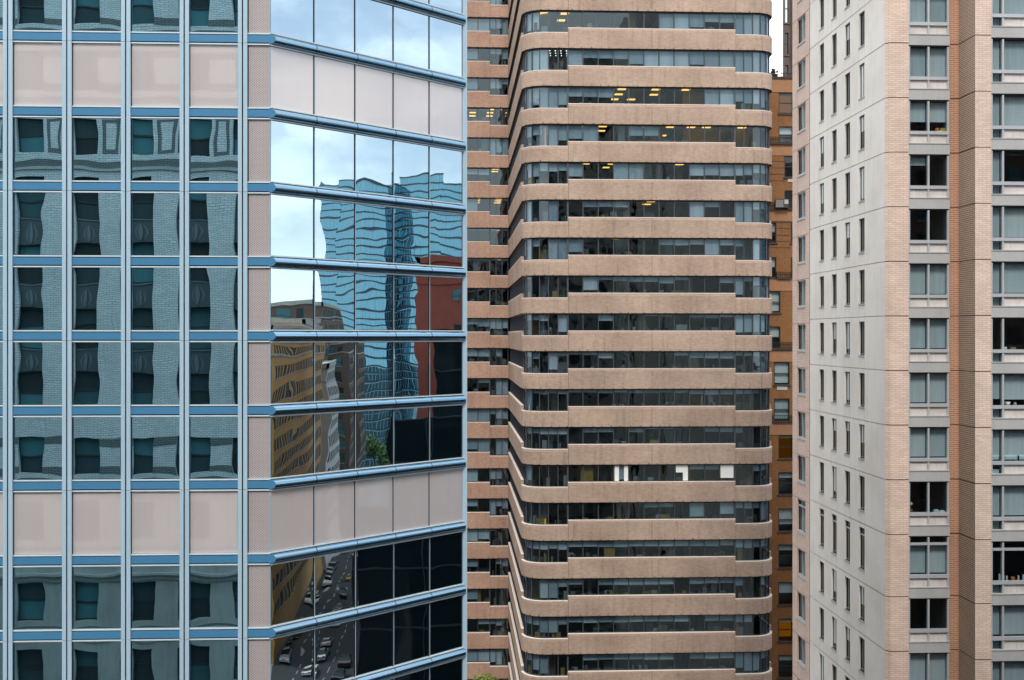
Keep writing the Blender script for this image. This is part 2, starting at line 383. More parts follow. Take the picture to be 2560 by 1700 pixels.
M['leaf'] = leafy('leaves', (0.03, 0.075, 0.02), (0.09, 0.17, 0.045))
M['leaf_yellow'] = leafy('young_leaves', (0.09, 0.15, 0.02), (0.22, 0.28, 0.05))
M['leaf_blue'] = leafy('dark_leaves', (0.015, 0.035, 0.035), (0.05, 0.09, 0.08))
M['bark'] = plain('bark', (0.08, 0.06, 0.045), 0.9)

# ------------------------------------------------------------------ ground, streets
def sheet(name, x0, x1, y0, y1, z, mat):
    return tag(MB().poly([(x0, y0, z), (x1, y0, z), (x1, y1, z), (x0, y1, z)]).build(name, mat), kind='structure')
sheet('ground', -1500, 1500, -1500, 1500, 0.0, M['asphalt'])
sheet('street', -300, 520, 7.5, 27.0, 0.004, M['asphalt'])
sheet('avenue', 4.0, 20.0, 27.0, 400, 0.004, M['asphalt'])
mk = MB()
for i in range(120):
    for yy in (12.4, 17.2, 22.0):
        mk.poly([(-80 + i * 5, yy, 0.009), (-77.5 + i * 5, yy, 0.009), (-77.5 + i * 5, yy + 0.16, 0.009), (-80 + i * 5, yy + 0.16, 0.009)])
for yy in range(9):
    for xx in (118, 196):
        mk.poly([(xx, 8.2 + yy * 2.1, 0.009), (xx + 3.2, 8.2 + yy * 2.1, 0.009), (xx + 3.2, 8.9 + yy * 2.1, 0.009), (xx, 8.9 + yy * 2.1, 0.009)])
tag(mk.build('street_marking', M['paint']), kind='structure')
for (nm, x0, x1, y0, y1) in (('pavement', -300, 520, 3.0, 7.5), ('pavement', 24.0, 520, 27.0, 31.0), ('pavement', -300, 0.3, 27.0, 31.0)):
    tag(MB().box(x0, x1, y0, y1, 0.0, 0.14).build(nm, M['pavement']), kind='structure')

# ------------------------------------------------------------------ mirrored glass office tower (left)
YB = 31.0; XC = -4.77; MODW = 1.497; XS0 = -5.48; PIT = 1.935; S2 = math.sqrt(0.5)
glass_tower = thing('glass_office_tower', 'blue mirrored glass tower with pale spandrel bands and a chamfered corner of rounded rails', 'office tower', (-10, 40, 0))
fl = Fr((0, YB), (1, 0)); ch = Fr((XC, YB), (1, 1)); CW = 7.16 / 5
KLO, KHI = -6, 6
PINK = (3, -3)          # row between band k and k+1
xa = XS0 - 6 * MODW
body = MB()
body.poly([(-42, YB + .5, 0), (XC - .3, YB + .5, 0), (XC + 4.75, YB + 5.55, 0), (XC + 4.75, 75, 0), (-42, 75, 0)][::-1])
ring = [(-42, YB + .5), (XC - .3, YB + .5), (XC + 4.75, YB + 5.55), (XC + 4.75, 75), (-42, 75)]
for i in range(5):
    a, b = ring[i], ring[(i + 1) % 5]
    body.poly([(a[0], a[1], 0), (b[0], b[1], 0), (b[0], b[1], 63), (a[0], a[1], 63)])
body.poly([(a[0], a[1], 63) for a in ring])
body.build('tower_core', M['gap'], glass_tower)
def world_child(o): return o
# children are authored in world coordinates: cancel the parent's offset
def adopt(root):
    off = root.matrix_basis.translation.copy()
    if off.length == 0: return
    for c in root.children:
        c.location = c.location - off
def pane(fr, u0, u1, v0, v1, d, name, mat, unit=True):
    b = MB()
    uv = [(0, 0), (1, 0), (1, 1), (0, 1)] if unit else None
    b.fquad(fr, u0, u1, v0, v1, d, 0, uv)
    b.fbox(fr, u0 + .002, u1 - .002, v0 + .002, v1 - .002, d - .04, d - .004)
    return b.build(name, mat, glass_tower)
zb = lambda k: H + PIT * k
# front face
for k in range(KLO, KHI + 1):
    for j in range(-1, 6):
        if j == -1: u0, u1 = XS0 + .125, XC - .005
        else: u0, u1 = XS0 - (j + 1) * MODW + .125, XS0 - j * MODW - .125
        z = zb(k)
        t = MB()
        ue = u1 + (0.0 if j >= 0 else 0.0)
        t.fbox(fl, u0, ue, z - .095, z + .095, -.05, .035, 0)
        t.fbox(fl, u0, ue, z + .118, z + .152, -.05, .03, 1); t.fbox(fl, u0, ue, z - .158, z - .125, -.05, .03, 1)
        t.fquad(fl, u0, ue, z - .16, z + .16, -.02, 2)
        t.build('transom', [M['blue'], M['alu_white'], M['gap']], glass_tower)
        if k == KHI: continue
        v0, v1 = z + .155, zb(k + 1) - .16
        if j == -1: pane(fl, u0 + .02, u1 - .03, v0, v1, -.012, 'corner_panel', M['perf'], False)
        elif k in PINK: pane(fl, u0 + .012, u1 - .012, v0, v1, -.02, 'spandrel_panel', M['frit'], False)
        else: pane(fl, u0 + .012, u1 - .012, v0, v1, -.02, 'glass_pane', M['mirror'])
for j in range(0, 7):
    uc = XS0 - j * MODW
    for k0 in range(KLO, KHI, 2):
        t = MB(); a, b = zb(k0) - .12 + .004, zb(k0 + 2) - .12 - .004
        t.fbox(fl, uc - .118, uc - .018, a, b, -.06, .075, 0); t.fbox(fl, uc + .018, uc + .122, a, b, -.06, .075, 0)
        t.fbox(fl, uc - .122, uc - .1185, a, b, -.05, .02, 1); t.fbox(fl, uc + .1225, uc + .126, a, b, -.05, .02, 1)
        t.fquad(fl, uc - .018, uc + .018, a, b, .0, 1)
        t.build('mullion', [M['alu'], M['gap']], glass_tower)
# plain continuation to the left, out of the picture
t = MB()
t.fquad(fl, -42, xa - .13, 0, 63, -.02, 0); t.build('side_glazing', M['mirror'], glass_tower)
# chamfer
for k in range(KLO, KHI + 1):
    z = zb(k)
    for i in range(5):
        u0, u1 = i * CW, (i + 1) * CW
        t = MB(); n = 12; RR = .128
        pts = []
        for q in range(n + 1):
            a = -math.pi / 2 + math.pi * q / n
            pts.append((RR * math.cos(a), RR * math.sin(a)))
        def start(d, zz):
            if i == 0:                       # mitre: cut by the plane of the flat front band
                p0 = ch.P(0, z + zz, d); s = (YB - .037 - p0.y) / S2
                return ch.P(s, z + zz, d)
            return ch.P(u0 + .012, z + zz, d)
        A = [start(d, zz) for d, zz in pts]; B = [ch.P(u1 - .012, z + zz, d) for d, zz in pts]
        for q in range(n): t.poly([A[q], B[q], B[q + 1], A[q + 1]], None, 0, 0, True)
        t.poly(A[::-1], None, 1 if i == 0 else 2); t.poly(B, None, 2)
        r2 = .118
        t.fbox(ch, u1 - .014, u1 + .014, z - .11, z + .11, -.02, .06, 2)
        t.fbox(ch, u0, u1, z + .138, z + .168, -.05, .035, 3); t.fbox(ch, u0, u1, z - .172, z - .138, -.05, .035, 3)
        t.fquad(ch, u0, u1, z - .175, z + .175, -.012, 2)
        t.build('bullnose_rail', [M['rail'], M['blue'], M['gap'], M['alu_white']], glass_tower)
        if k == KHI: continue
        v0, v1 = z + .17, zb(k + 1) - .174
        if k in PINK: pane(ch, u0 + .02, u1 - .02, v0, v1, -.012, 'spandrel_panel', M['frit'], False)
        else: pane(ch, u0 + .02, u1 - .02, v0, v1, -.012, 'glass_pane', M['mirror_corner'])
for i in range(1, 5):
    t = MB(); t.fbox(ch, i * CW - .019, i * CW + .004, zb(KLO), zb(KHI), -.05, .004, 0); t.fbox(ch, i * CW + .004, i * CW + .019, zb(KLO), zb(KHI), -.05, .012, 1)
    t.build('glazing_joint', [M['gap'], M['alu']], glass_tower)
t = MB()
t.fbox(fl, XC - .028, XC - .004, zb(KLO), zb(KHI), -.06, -.004, 0); t.build('corner_trim', M['alu'], glass_tower)
t = MB(); pe = ch.P(7.16, 0, 0)
for k0 in range(KLO, KHI, 2):
    t.box(pe.x - .02, pe.x + .12, pe.y - .03, pe.y + .3, zb(k0) - .12 + .004, zb(k0 + 2) - .12 - .004)
t.build('corner_post', M['alu'], glass_tower)
adopt(glass_tower)

# ------------------------------------------------------------------ brick office tower (middle)
YT, YW = 115.0, 145.4; XL, XRR, RAD = 6.75, 31.95, 2.2; FH = 3.713; HEAD0 = H + 2.24
XA, XB2 = 11.19, 27.77
office = thing('brick_office_tower', 'tan brick office tower with rounded corners and ribbon windows in continuous bands', 'office tower', (19, 130, 0))
NSEG = 10
def section_paths(d):
    """outline inset by d, cut into sections; each is a list of (x, y, s)"""
    r = max(RAD - d, .05)
    al = [(XL + RAD - r * math.cos(a), YT + RAD - r * math.sin(a)) for a in [math.pi / 2 * i / NSEG for i in range(NSEG + 1)]]
    ar = [(XRR - RAD + r * math.sin(a), YT + RAD - r * math.cos(a)) for a in [math.pi / 2 * i / NSEG for i in range(NSEG + 1)]]
    arc = [RAD * math.pi / 2 * i / NSEG for i in range(NSEG + 1)]
    s0 = YW - (YT + RAD); s1 = s0 + RAD * math.pi / 2; s2 = s1 + XA - (XL + RAD); s3 = s2 + XB2 - XA; s4 = s3 + (XRR - RAD) - XB2; s5 = s4 + RAD * math.pi / 2
    left = [(XL + d, YW, 0), (XL + d, YT + RAD, s0)]
    c1 = [(x, y, s0 + a) for (x, y), a in zip(al, arc)] + [(XA, YT + d, s2)]
    front = [(XA, YT + d, s2), (XB2, YT + d, s3)]
    c2 = [(XB2, YT + d, s3)] + [(x, y, s4 + a) for (x, y), a in zip(ar, arc)]
    right = [(XRR - d, YT + RAD, s5), (XRR - d, YW + 8, s5 + YW + 8 - YT - RAD)]
    return [left, c1, front, c2, right]
def wing_paths(d):
    y = YW + d
    return [[(-16.0, y, 0), (4.47, y, 20.47)], [(4.47, y, 20.47), (XL + d, y, 20.47 + XL + d - 4.47)]]
def strip(b, pa, z0, z1, m=0, smooth=False, pid=0.0):
    for (p, q) in zip(pa, pa[1:]):
        b.poly([(p[0], p[1], z0), (q[0], q[1], z0), (q[0], q[1], z1), (p[0], p[1], z1)], [(p[2], z0), (q[2], z0), (q[2], z1), (p[2], z1)], m, pid, smooth)
def ledge(b, pa, pb, z, up, m=0):
    for (p, q, p2, q2) in zip(pa, pa[1:], pb, pb[1:]):
        f = [(p[0], p[1], z), (q[0], q[1], z), (q2[0], q2[1], z), (p2[0], p2[1], z)]
        b.poly(f if up else f[::-1], None, m)
HI, LO = 1.985, 1.515
REC = .30
def point_at(pa, s):
    for p, q in zip(pa, pa[1:]):
        if p[2] - 1e-6 <= s <= q[2] + 1e-6:
            f = (s - p[2]) / max(q[2] - p[2], 1e-9); return (p[0] + (q[0] - p[0]) * f, p[1] + (q[1] - p[1]) * f), (q[0] - p[0], q[1] - p[1])
def band(paths, tops, z, name, mats):
    P0, P1, PX, PG = paths(0), paths(REC), paths(-.02), paths(REC + .25)
    b = MB(); c = MB()
    for i, top in enumerate(tops):
        sm = i in (1, 3) and len(tops) > 2
        strip(b, P0[i], z, z + top - .24, 0, sm); strip(b, P0[i], z + top - .24, z + top, 2, sm)
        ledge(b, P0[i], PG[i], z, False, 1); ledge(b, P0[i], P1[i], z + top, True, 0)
        strip(b, PG[i], z, z + top, 1)
        # coping: a thin pale edge standing a little proud
        strip(c, PX[i], z + top - .05, z + top + .02, 0); ledge(c, PX[i], P1[i], z + top + .02, True, 0); ledge(c, PX[i], P0[i], z + top - .05, False, 0)
    for i in (range(len(tops)) if len(tops) == 2 else (1, 2, 3)):   # rusty bolt heads along the shelf angle
        s = P0[i][0][2] + .4
        while s < P0[i][-1][2]:
            (x, y), tt = point_at(P0[i], s); f = Fr((x, y), tt); w = rnd.uniform(.03, .055)
            b.fbox(f, -w, w, z + .01, z + rnd.uniform(.06, .13), -.02, .012, 1); s += rnd.uniform(.7, 1.1)
    for i, pth in enumerate(P0):                                     # expansion joints
        for s in ([pth[0][2] + .05, pth[-1][2] * .5 + pth[0][2] * .5] if len(tops) == 5 and i in (2, 3) else [pth[0][2] + .04]):
            (x, y), tt = point_at(pth, s); b.fbox(Fr((x, y), tt), -.014, .014, z + .02, z + tops[i] - .06, -.01, .003, 1)
    for i in range(len(tops) - 1):
        lo, hi = sorted((tops[i], tops[i + 1])); e = P0[i][-1]; e1 = P1[i][-1]
        f = [(e[0], e[1], z + lo), (e1[0], e1[1], z + lo), (e1[0], e1[1], z + hi), (e[0], e[1], z + hi)]
        b.poly(f if tops[i] > tops[i + 1] else f[::-1])
    o = b.build(name, mats, office)
    c.build('coping', M['coping'], o)
    return o
def panes_of(paths, counts):
    res = []
    PA = paths(0)
    for i, n in enumerate(counts):
        s0, s1 = PA[i][0][2], PA[i][-1][2]
        ss = [s0 + (s1 - s0) * q / n for q in range(n + 1)]
        res.append(ss)
    return res
def ribbon(paths, counts, tops, zlow, head, cfg, wide=.042):
    """glazing between band tops and the next band's underside, one ribbon per floor"""
    PF, PG, PB, PM = paths(REC - .06), paths(REC), paths(REC + .14), paths(REC + .04)
    fr = MB(); cuts = panes_of(paths, counts)
    for i, n in enumerate(counts):
        z0 = zlow + tops[i]
        strip(fr, PF[i], head - .13, head, 0); ledge(fr, PF[i], PM[i], head - .13, False, 0)
        strip(fr, PF[i], z0, z0 + .05, 0); ledge(fr, PF[i], PM[i], z0 + .05, True, 0)
        for s in cuts[i]:
            s = min(max(s, cuts[i][0] + wide), cuts[i][-1] - wide)
            (x, y), t = point_at(PF[i], s)
            f = Fr((x, y), t); fr.fbox(f, -wide, wide, z0 + .05, head - .13, -.08, .02, 1)
    root = fr.build('ribbon_window', [M['dark_frame'], M['grey_frame']], office)
    gb = MB()
    for i, n in enumerate(counts):
        z0 = zlow + tops[i]
        for a, c in zip(cuts[i], cuts[i][1:]):
            ps = [a] + [p[2] for p in PG[i] if a + 1e-4 < p[2] < c - 1e-4] + [c]
            pts = [(*point_at(PG[i], min(max(s, PG[i][0][2]), PG[i][-1][2]))[0], s) for s in (a, c)]
            strip(gb, pts, z0, head, 0, False, rnd.random())
    gb.build('pane', M['glass_tower'], root)
    for i, n in enumerate(counts):
        z0 = zlow + tops[i]; hgt = head - z0
        run = 0
        for a, c in zip(cuts[i], cuts[i][1:]):
            xm = point_at(PG[i], (a + c) / 2)[0][0]
            if run <= 0: drop = cfg(i, xm); run = rnd.choice((1, 1, 2, 2, 3, 4))
            run -= 1
            if cfg(i, xm) in (0, .12) and drop > .2: dr = 0
            else: dr = drop + (rnd.uniform(-.03, .03) if drop < .9 else rnd.choice((0, 0, 0, -.15)))
            if dr < .08: continue
            bl = MB(); pts = [(*point_at(PB[i], min(max(s, PB[i][0][2]), PB[i][-1][2]))[0], s) for s in (a + .05, c - .05)]
            f = Fr((pts[0][0], pts[0][1]), (pts[1][0] - pts[0][0], pts[1][1] - pts[0][1]))
            w = math.hypot(pts[1][0] - pts[0][0], pts[1][1] - pts[0][1])
            bl.fbox(f, 0, w, head - .1 - (hgt - .15) * min(dr, 1), head - .1, -.012, 0, 0, rnd.random())
            bl.build('blind', M['blind'], root)
    return root
def interior(paths, depth, zf, zc, nm='office_floor'):
    b = MB(); A = paths(REC + .26); B = paths(depth)
    for i in range(len(A)):
        pa, pb = A[i], B[i]
        for (p, q, p2, q2) in zip(pa, pa[1:], pb, pb[1:]):
            b.poly([(p[0], p[1], zf), (q[0], q[1], zf), (q2[0], q2[1], zf), (p2[0], p2[1], zf)], None, 2)
            b.poly([(p[0], p[1], zc), (q[0], q[1], zc), (q2[0], q2[1], zc), (p2[0], p2[1], zc)][::-1], None, 1)
        s0, s1 = pb[0][2], pb[-1][2]
        n = max(1, int((s1 - s0) / 3.2)); cut = sorted([s0, s1] + [rnd.uniform(s0, s1) for _ in range(n)])
        for u, v in zip(cut, cut[1:]):
            if v - u < .05: continue
            ss = [u] + [p[2] for p in pb if u < p[2] < v] + [v]
            pts = [(*point_at(pb, s)[0], s) for s in ss]; pid = rnd.random()
            strip(b, pts, zf, zc, 0, False, pid)
            (x, y), t = point_at(pa, min(max(u, pa[0][2]), pa[-1][2])); (x2, y2), _ = point_at(pb, u)
            if rnd.random() < .6: b.poly([(x + (x2 - x) * .15, y + (y2 - y) * .15, zf), (x2, y2, zf), (x2, y2, zc), (x + (x2 - x) * .15, y + (y2 - y) * .15, zc)], None, 0, rnd.random())
    # columns, screens and cupboards standing at different depths behind the glass
    C2 = paths(REC + 1.0); D2 = paths(REC + 2.6)
    for i in range(len(A)):
        for _ in range(int((A[i][-1][2] - A[i][0][2]) / 2.2)):
            src = rnd.choice((A, C2, C2, D2))[i]; s = rnd.uniform(src[0][2], src[-1][2] - .2); w = rnd.uniform(.25, 1.3)
            (x, y), tt = point_at(src, s); f = Fr((x, y), tt); w = min(w, src[-1][2] - s)
            b.fbox(f, 0, w, zf, zf + (zc - zf) * rnd.choice((1, 1, .5, .6, .42)), -.3, -.02, 0, rnd.random())
        for _ in range(int((A[i][-1][2] - A[i][0][2]) / 1.1)):      # desks and cabinets backed against the glass
            src = A[i]; s = rnd.uniform(src[0][2], src[-1][2] - .1); w = min(rnd.uniform(.12, .6), src[-1][2] - s)
            (x, y), tt = point_at(src, s); b.fbox(Fr((x, y), tt), 0, w, zf, zf + rnd.uniform(1.0, 1.5), -.3, -.04, 0, rnd.random())
    return b.build(nm, [M['office'], M['ceil'], M['carpet']], office)

TOPS = (HI, LO, HI, LO, HI); CNT = (19, 6, 11, 6, 19); WTOPS = (HI, LO); WCNT = (14, 3)
KT0, KT1 = -15, 12
for k in range(KT0, KT1 + 1):
    z = HEAD0 + FH * k
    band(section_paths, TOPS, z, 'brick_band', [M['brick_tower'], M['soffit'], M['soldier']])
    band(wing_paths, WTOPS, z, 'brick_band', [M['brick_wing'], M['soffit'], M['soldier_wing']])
# stretches of glazing without a drawn blind, per floor (metres along X on the front, or the wing)
CLEAR = {7: [(8.2, 16.5)], 6: [(9.6, 10.6)], 5: [(16.2, 24.5)], 4: [(14.2, 15.8), (20.5, 31)], 3: [(13, 16), (18.0, 22.5)], 2: [(18.4, 20.8)], 1: [(13, 16)], 0: [(7, 10)], -1: [(16, 22)], -2: [(12, 14)], -4: [(18, 22)], -6: [(7, 12)], -11: [(9, 16)]}
CLEARW = {6: [(-20, 9)], 4: [(4.4, 6.8)], 3: [(2.9, 6.8)], 2: [(-20, 9)], 1: [(-20, 9)], 0: [(-20, 9)], -8: [(4.4, 6.8)], -10: [(4.4, 6.8)]}
def cfg_for(k, wing=False):
    r = rnd.random; clear = (CLEARW if wing else CLEAR).get(k, [])
    def f(i, x):
        if any(a <= x <= b for a, b in clear): return rnd.choice((0, 0, 0, .12))
        if wing: return .97 if r() < .45 else (rnd.choice((.3, .45, .6)) if r() < .8 else 0)
        if k >= 6: return .97 if r() < .85 else .5
        if k >= 3: return .97 if r() < .6 else rnd.uniform(.3, .7)
        if k >= 1: return .97 if r() < .45 else (.35 if r() < .7 else 0)
        if k >= -3: return rnd.choice((.2, .3, .4)) if r() < .7 else (.85 if r() < .6 else 0)
        if k >= -6: return .30 if r() < .6 else (.9 if r() < .5 else 0)
        return .40 if r() < .8 else (.92 if r() < .5 else 0)
    return f
for k in range(KT0, KT1):
    z = HEAD0 + FH * k; head = z + FH
    # only the floors that the picture shows get rooms and blinds
    ribbon(section_paths, CNT, TOPS, z, head, cfg_for(k))
    ribbon(wing_paths, WCNT, WTOPS, z, head, cfg_for(k, True), .035)
    interior(section_paths, 9.0, z + .9, head + .02)
    interior(wing_paths, 6.9, z + .9, head + .02)
def lamp(x, y, z, w=.8, dy=.62, spot=False):
    b = MB(); b.box(x - w / 2, x + w / 2, y - dy / 2, y + dy / 2, z - .05, z)
    b.build('ceiling_lamp', M['lamp_spot'] if spot else M['lamp'], office)
hk = lambda k: HEAD0 + FH * (k + 1) + .015
for (k, xs, rows) in ((7, (9.0, 11.0), 3), (5, (16.6, 18.4), 3), (5, (20.2,), 2), (5, (23.0,), 1), (4, (13.0, 14.8), 2), (4, (18.5,), 2),
                      (4, (21.6, 23.6, 25.2, 27.0, 28.6), 3), (3, (13.0, 15.6, 22.6), 2), (2, (19.6,), 2), (1, (12.0, 16.0), 1), (8, (10.0, 14.0, 19.0), 2), (0, (17.2,), 1), (-5, (9.5, 13.4), 1)):
    for x in xs:
        for r in range(rows):
            if rnd.random() < .12: continue
            lamp(x + rnd.uniform(-.15, .15), YT + 1.3 + r * 2.5, hk(k))
for (k, xs, rows) in ((6, (2.4, 4.6, 6.3), 3), (4, (2.6, 5.2), 2), (3, (2.9, 5.6), 3), (2, (5.4,), 2), (1, (4.9, 2.0), 2), (0, (5.5,), 1)):
    for x in xs:
        for r in range(rows): lamp(x, YW + 1.3 + r * 2.2, hk(k))
for r in range(4):
    for q in range(4): lamp(9.5 + q * .55 + r * .12, YT + 1.2 + r * 1.0, hk(6), .07, .07, True)
for k, x0, x1, f0, f1 in ((-5, 15.82, 16.25, .05, 1.0), (-5, 16.75, 17.15, .05, 1.0), (-5, 21.9, 23.1, .55, 1.0), (-5, 26.35, 27.65, .2, 1.0), (-5, 22.6, 23.1, .05, .55)):
    z0 = HEAD0 + FH * k + HI; hd = HEAD0 + FH * (k + 1) - .12
    MB().box(x0, x1, YT + REC - .045, YT + REC - .015, z0 + (hd - z0) * f0, z0 + (hd - z0) * f1).build('white_board', M['white_board'], office)
# roof slab and far walls of the tower
t = MB(); zt = HEAD0 + FH * KT1
t.box(XL + 9.2, XRR - 9.2, YT + 9.2, YW + 8, 0, zt + 2); t.box(-16, XL + .1, YW + 7, YW + 8.2, 0, zt + 2)
t.build('core', M['stone_dark'], office)
t = MB(); t.box(XL, XRR, YT + .5, YW + 8, zt + 2.0, zt + 2.3); t.build('roof', M['concrete'], office)
t = MB()
for i, pa in enumerate(section_paths(0.02)): strip(t, pa, 0, HEAD0 + FH * KT0, 0)
for pa in wing_paths(0.02): strip(t, pa, 0, HEAD0 + FH * KT0, 0)
t.build('base_wall', M['brick_tower'], office)
adopt(office)

# ------------------------------------------------------------------ apartment tower (right)
apt = thing('apartment_tower', 'apartment tower with white precast side wall, narrow windows and buff brick piers', 'apartment building', (26, 68, 0))
XW = 23.15
JT = [H - 1.85 + 2.926 * k for k in range(9, -4, -1)]        # joints from the top down to the tall floor
JT += [JT[-1] - 3.34]; TALL = len(JT) - 2
while JT[-1] > H - 27: JT.append(JT[-1] - 2.926)
ZT, ZBOT = JT[0], JT[-1]
side = Fr((XW, 75.58), (0, -1)); SU = 75.58 - 62.23
wcent = [73.12, 70.69, 68.27, 65.83]
# precast wall
holes = []
for i in range(len(JT) - 1):
    j = JT[i]; hh = 1.92 + (.42 if i == TALL else 0)
    for c in wcent: holes.append((75.58 - c - .45, 75.58 - c + .45, j - .25 - hh, j - .25))
b = MB(); seams = [75.58 - c + q for c in wcent for q in (-.45, .45)]
b.wall(side, 0, SU, ZBOT, ZT, holes, .26, 0, 0, [], JT[1:-1], .014)
b.build('precast_wall', M['white_wall'], apt)
b = MB(); b.fquad(side, 0, SU, ZBOT, ZT, -.29); b.build('wall_backing', M['gap'], apt)
b = MB()
for q in seams:
    for i in range(len(JT) - 1):
        hh = 1.92 + (.42 if i == TALL else 0)
        b.fbox(side, q - .006, q + .006, JT[i + 1] + .03, JT[i] - .25 - hh - .1, -.01, .0015); b.fbox(side, q - .006, q + .006, JT[i] - .24, JT[i] - .03, -.01, .0015)
b.build('panel_seam', M['concrete'], apt)
def slot_window(u0, u1, z0, z1, fr, tall, sill):
    b = MB(); d0, d1 = -.17, -.09
    b.fbox(fr, u0, u0 + .06, z0, z1, d0, d1); b.fbox(fr, u1 - .06, u1, z0, z1, d0, d1); b.fbox(fr, u0 + .06, u1 - .06, z1 - .06, z1, d0, d1); b.fbox(fr, u0 + .06, u1 - .06, z0, z0 + .07, d0, d1)
    b.fbox(fr, (u0 + u1) / 2 - .025, (u0 + u1) / 2 + .025, z0 + .07, z1 - .06, d0, d1 - .01)
    if tall: b.fbox(fr, u0 + .06, u1 - .06, z1 - .46, z1 - .38, d0, d1 + .01, 1)
    w = b.build('window', [M['gasket'], M['apt_frame']], apt)
    g = MB(); g.fquad(fr, u0 + .06, u1 - .06, z0 + .07, z1 - .06, -.13); g.build('pane', M['glass_dark'], w)
    s = MB(); s.fbox(fr, u0 - .02, u1 + .02, z0 - .09, z0, -.2, .035, 0); s.fbox(fr, u0 + .06, u1 - .02, z0, z0 + .1, -.2, -.12, 1); s.build('sill', [M['concrete'], M['apt_frame']], w)
    if rnd.random() < .35:
        c = MB(); hh = (z1 - z0) * rnd.uniform(.3, .95); c.fbox(fr, u0 + .07, u1 - .07, z1 - hh, z1 - .07, -.128, -.122, 0, rnd.random())
        c.build('shade', M['shade'], w)
for i in range(len(JT) - 1):
    j = JT[i]; hh = 1.92 + (.42 if i == TALL else 0)
    for c in wcent: slot_window(75.58 - c - .45, 75.58 - c + .45, j - .25 - hh, j - .25, side, i == TALL, 0)
# pink brick end of the side wall
far = Fr((XW - .02, 79.45), (0, -1)); FU = 79.45 - 75.59
holes = []
for i in range(len(JT) - 1):
    j = JT[i] - .24; hh = 1.77 + (.42 if i == TALL else 0); holes.append((1.2, 2.98, j - .05 - hh, j - .05))
b = MB(); b.wall(far, 0, FU, ZBOT, ZT, holes, .26, 0, 0, [1.19], [j - .24 for j in JT[1:-1]], .012)
b.build('brick_end_wall', M['pink_brick'], apt)
b = MB(); b.wall(far, 0, FU, ZBOT, ZT, holes, .0, 0, 0, (), (), .012, -.05); b.build('wall_backing', M['gap'], apt)
def sash_window(fr, u0, u1, z0, z1, tall, shade_h):
    b = MB(); d0, d1 = -.17, -.08; um = u0 + (u1 - u0) * .52
    b.fbox(fr, u0, u0 + .07, z0, z1, d0, d1); b.fbox(fr, u1 - .07, u1, z0, z1, d0, d1); b.fbox(fr, u0 + .07, u1 - .07, z1 - .07, z1, d0, d1, 1); b.fbox(fr, u0 + .07, u1 - .07, z0, z0 + .1, d0, d1 + .06, 1)
    b.fbox(fr, um - .045, um + .045, z0 + .1, z1 - .07, d0, d1 + .02, 1)
    if tall: b.fbox(fr, u0 + .07, u1 - .07, z1 - .48, z1 - .38, d0, d1 + .03, 1)
    w = b.build('window', [M['gasket'], M['apt_frame']], apt)
    g = MB(); g.fquad(fr, u0 + .07, um - .04, z0 + .1, z1 - .07, -.13, 0, None, rnd.random()); g.fquad(fr, um + .04, u1 - .07, z0 + .1, z1 - .07, -.13, 0, None, rnd.random())
    g.build('pane', M['glass_apt'], w)
    r = MB(); r.fquad(fr, u0, u1, z0, z1, -.9); r.build('room', M['room'], w)
    if shade_h:
        c = MB(); c.fbox(fr, um + .05, u1 - .08, z1 - (z1 - z0) * shade_h, z1 - .08, -.27, -.26, 0, rnd.random()); c.build('shade', M['shade'], w)
    s = MB(); s.fbox(fr, u0 - .03, u1 + .03, z0 - .09, z0, -.2, .045); s.build('sill', M['concrete'], w)
for i in range(len(JT) - 1):
    j = JT[i] - .29; hh = 1.77 + (.42 if i == TALL else 0)
    sash_window(far, 1.2, 2.98, j - hh, j, i == TALL, rnd.choice((.9, .95, .7, .9)))
# brick piers: mitred corner, front pier, inner pier, return wall, outer pier
def pier(name, mat, pts, z0=ZBOT, z1=ZT):
    """vertical brick wall along plan points, one panel per storey with a dark open joint between"""
    b = MB()
    s = 0
    for p, q in zip(pts, pts[1:]):
        l = math.hypot(q[0] - p[0], q[1] - p[1]); f = Fr(p, (q[0] - p[0], q[1] - p[1]))
        for a, c in zip(JT, JT[1:]):
            b.fquad(f, 0, l, c + .022, a - .022, 0, 0, [(s, c + .022), (s + l, c + .022), (s + l, a - .022), (s, a - .022)])
        b.fquad(f, 0, l, z0, z1, -.04, 1)
        s += l
    return b.build(name, [mat, M['gap']], apt)
P1, P2, P3, P4 = (23.15, 62.23), (23.38, 62.0), (24.36, 62.0), (26.62, 62.2)
pier('corner_pier', M['buff_brick'], [P1, P2, P3])
pier('inner_pier', M['red_brick'], [(26.62, 62.2), (27.18, 62.2)])
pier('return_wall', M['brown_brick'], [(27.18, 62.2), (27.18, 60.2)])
pier('outer_pier', M['buff_brick'], [(27.18, 60.2), (28.05, 60.2)])
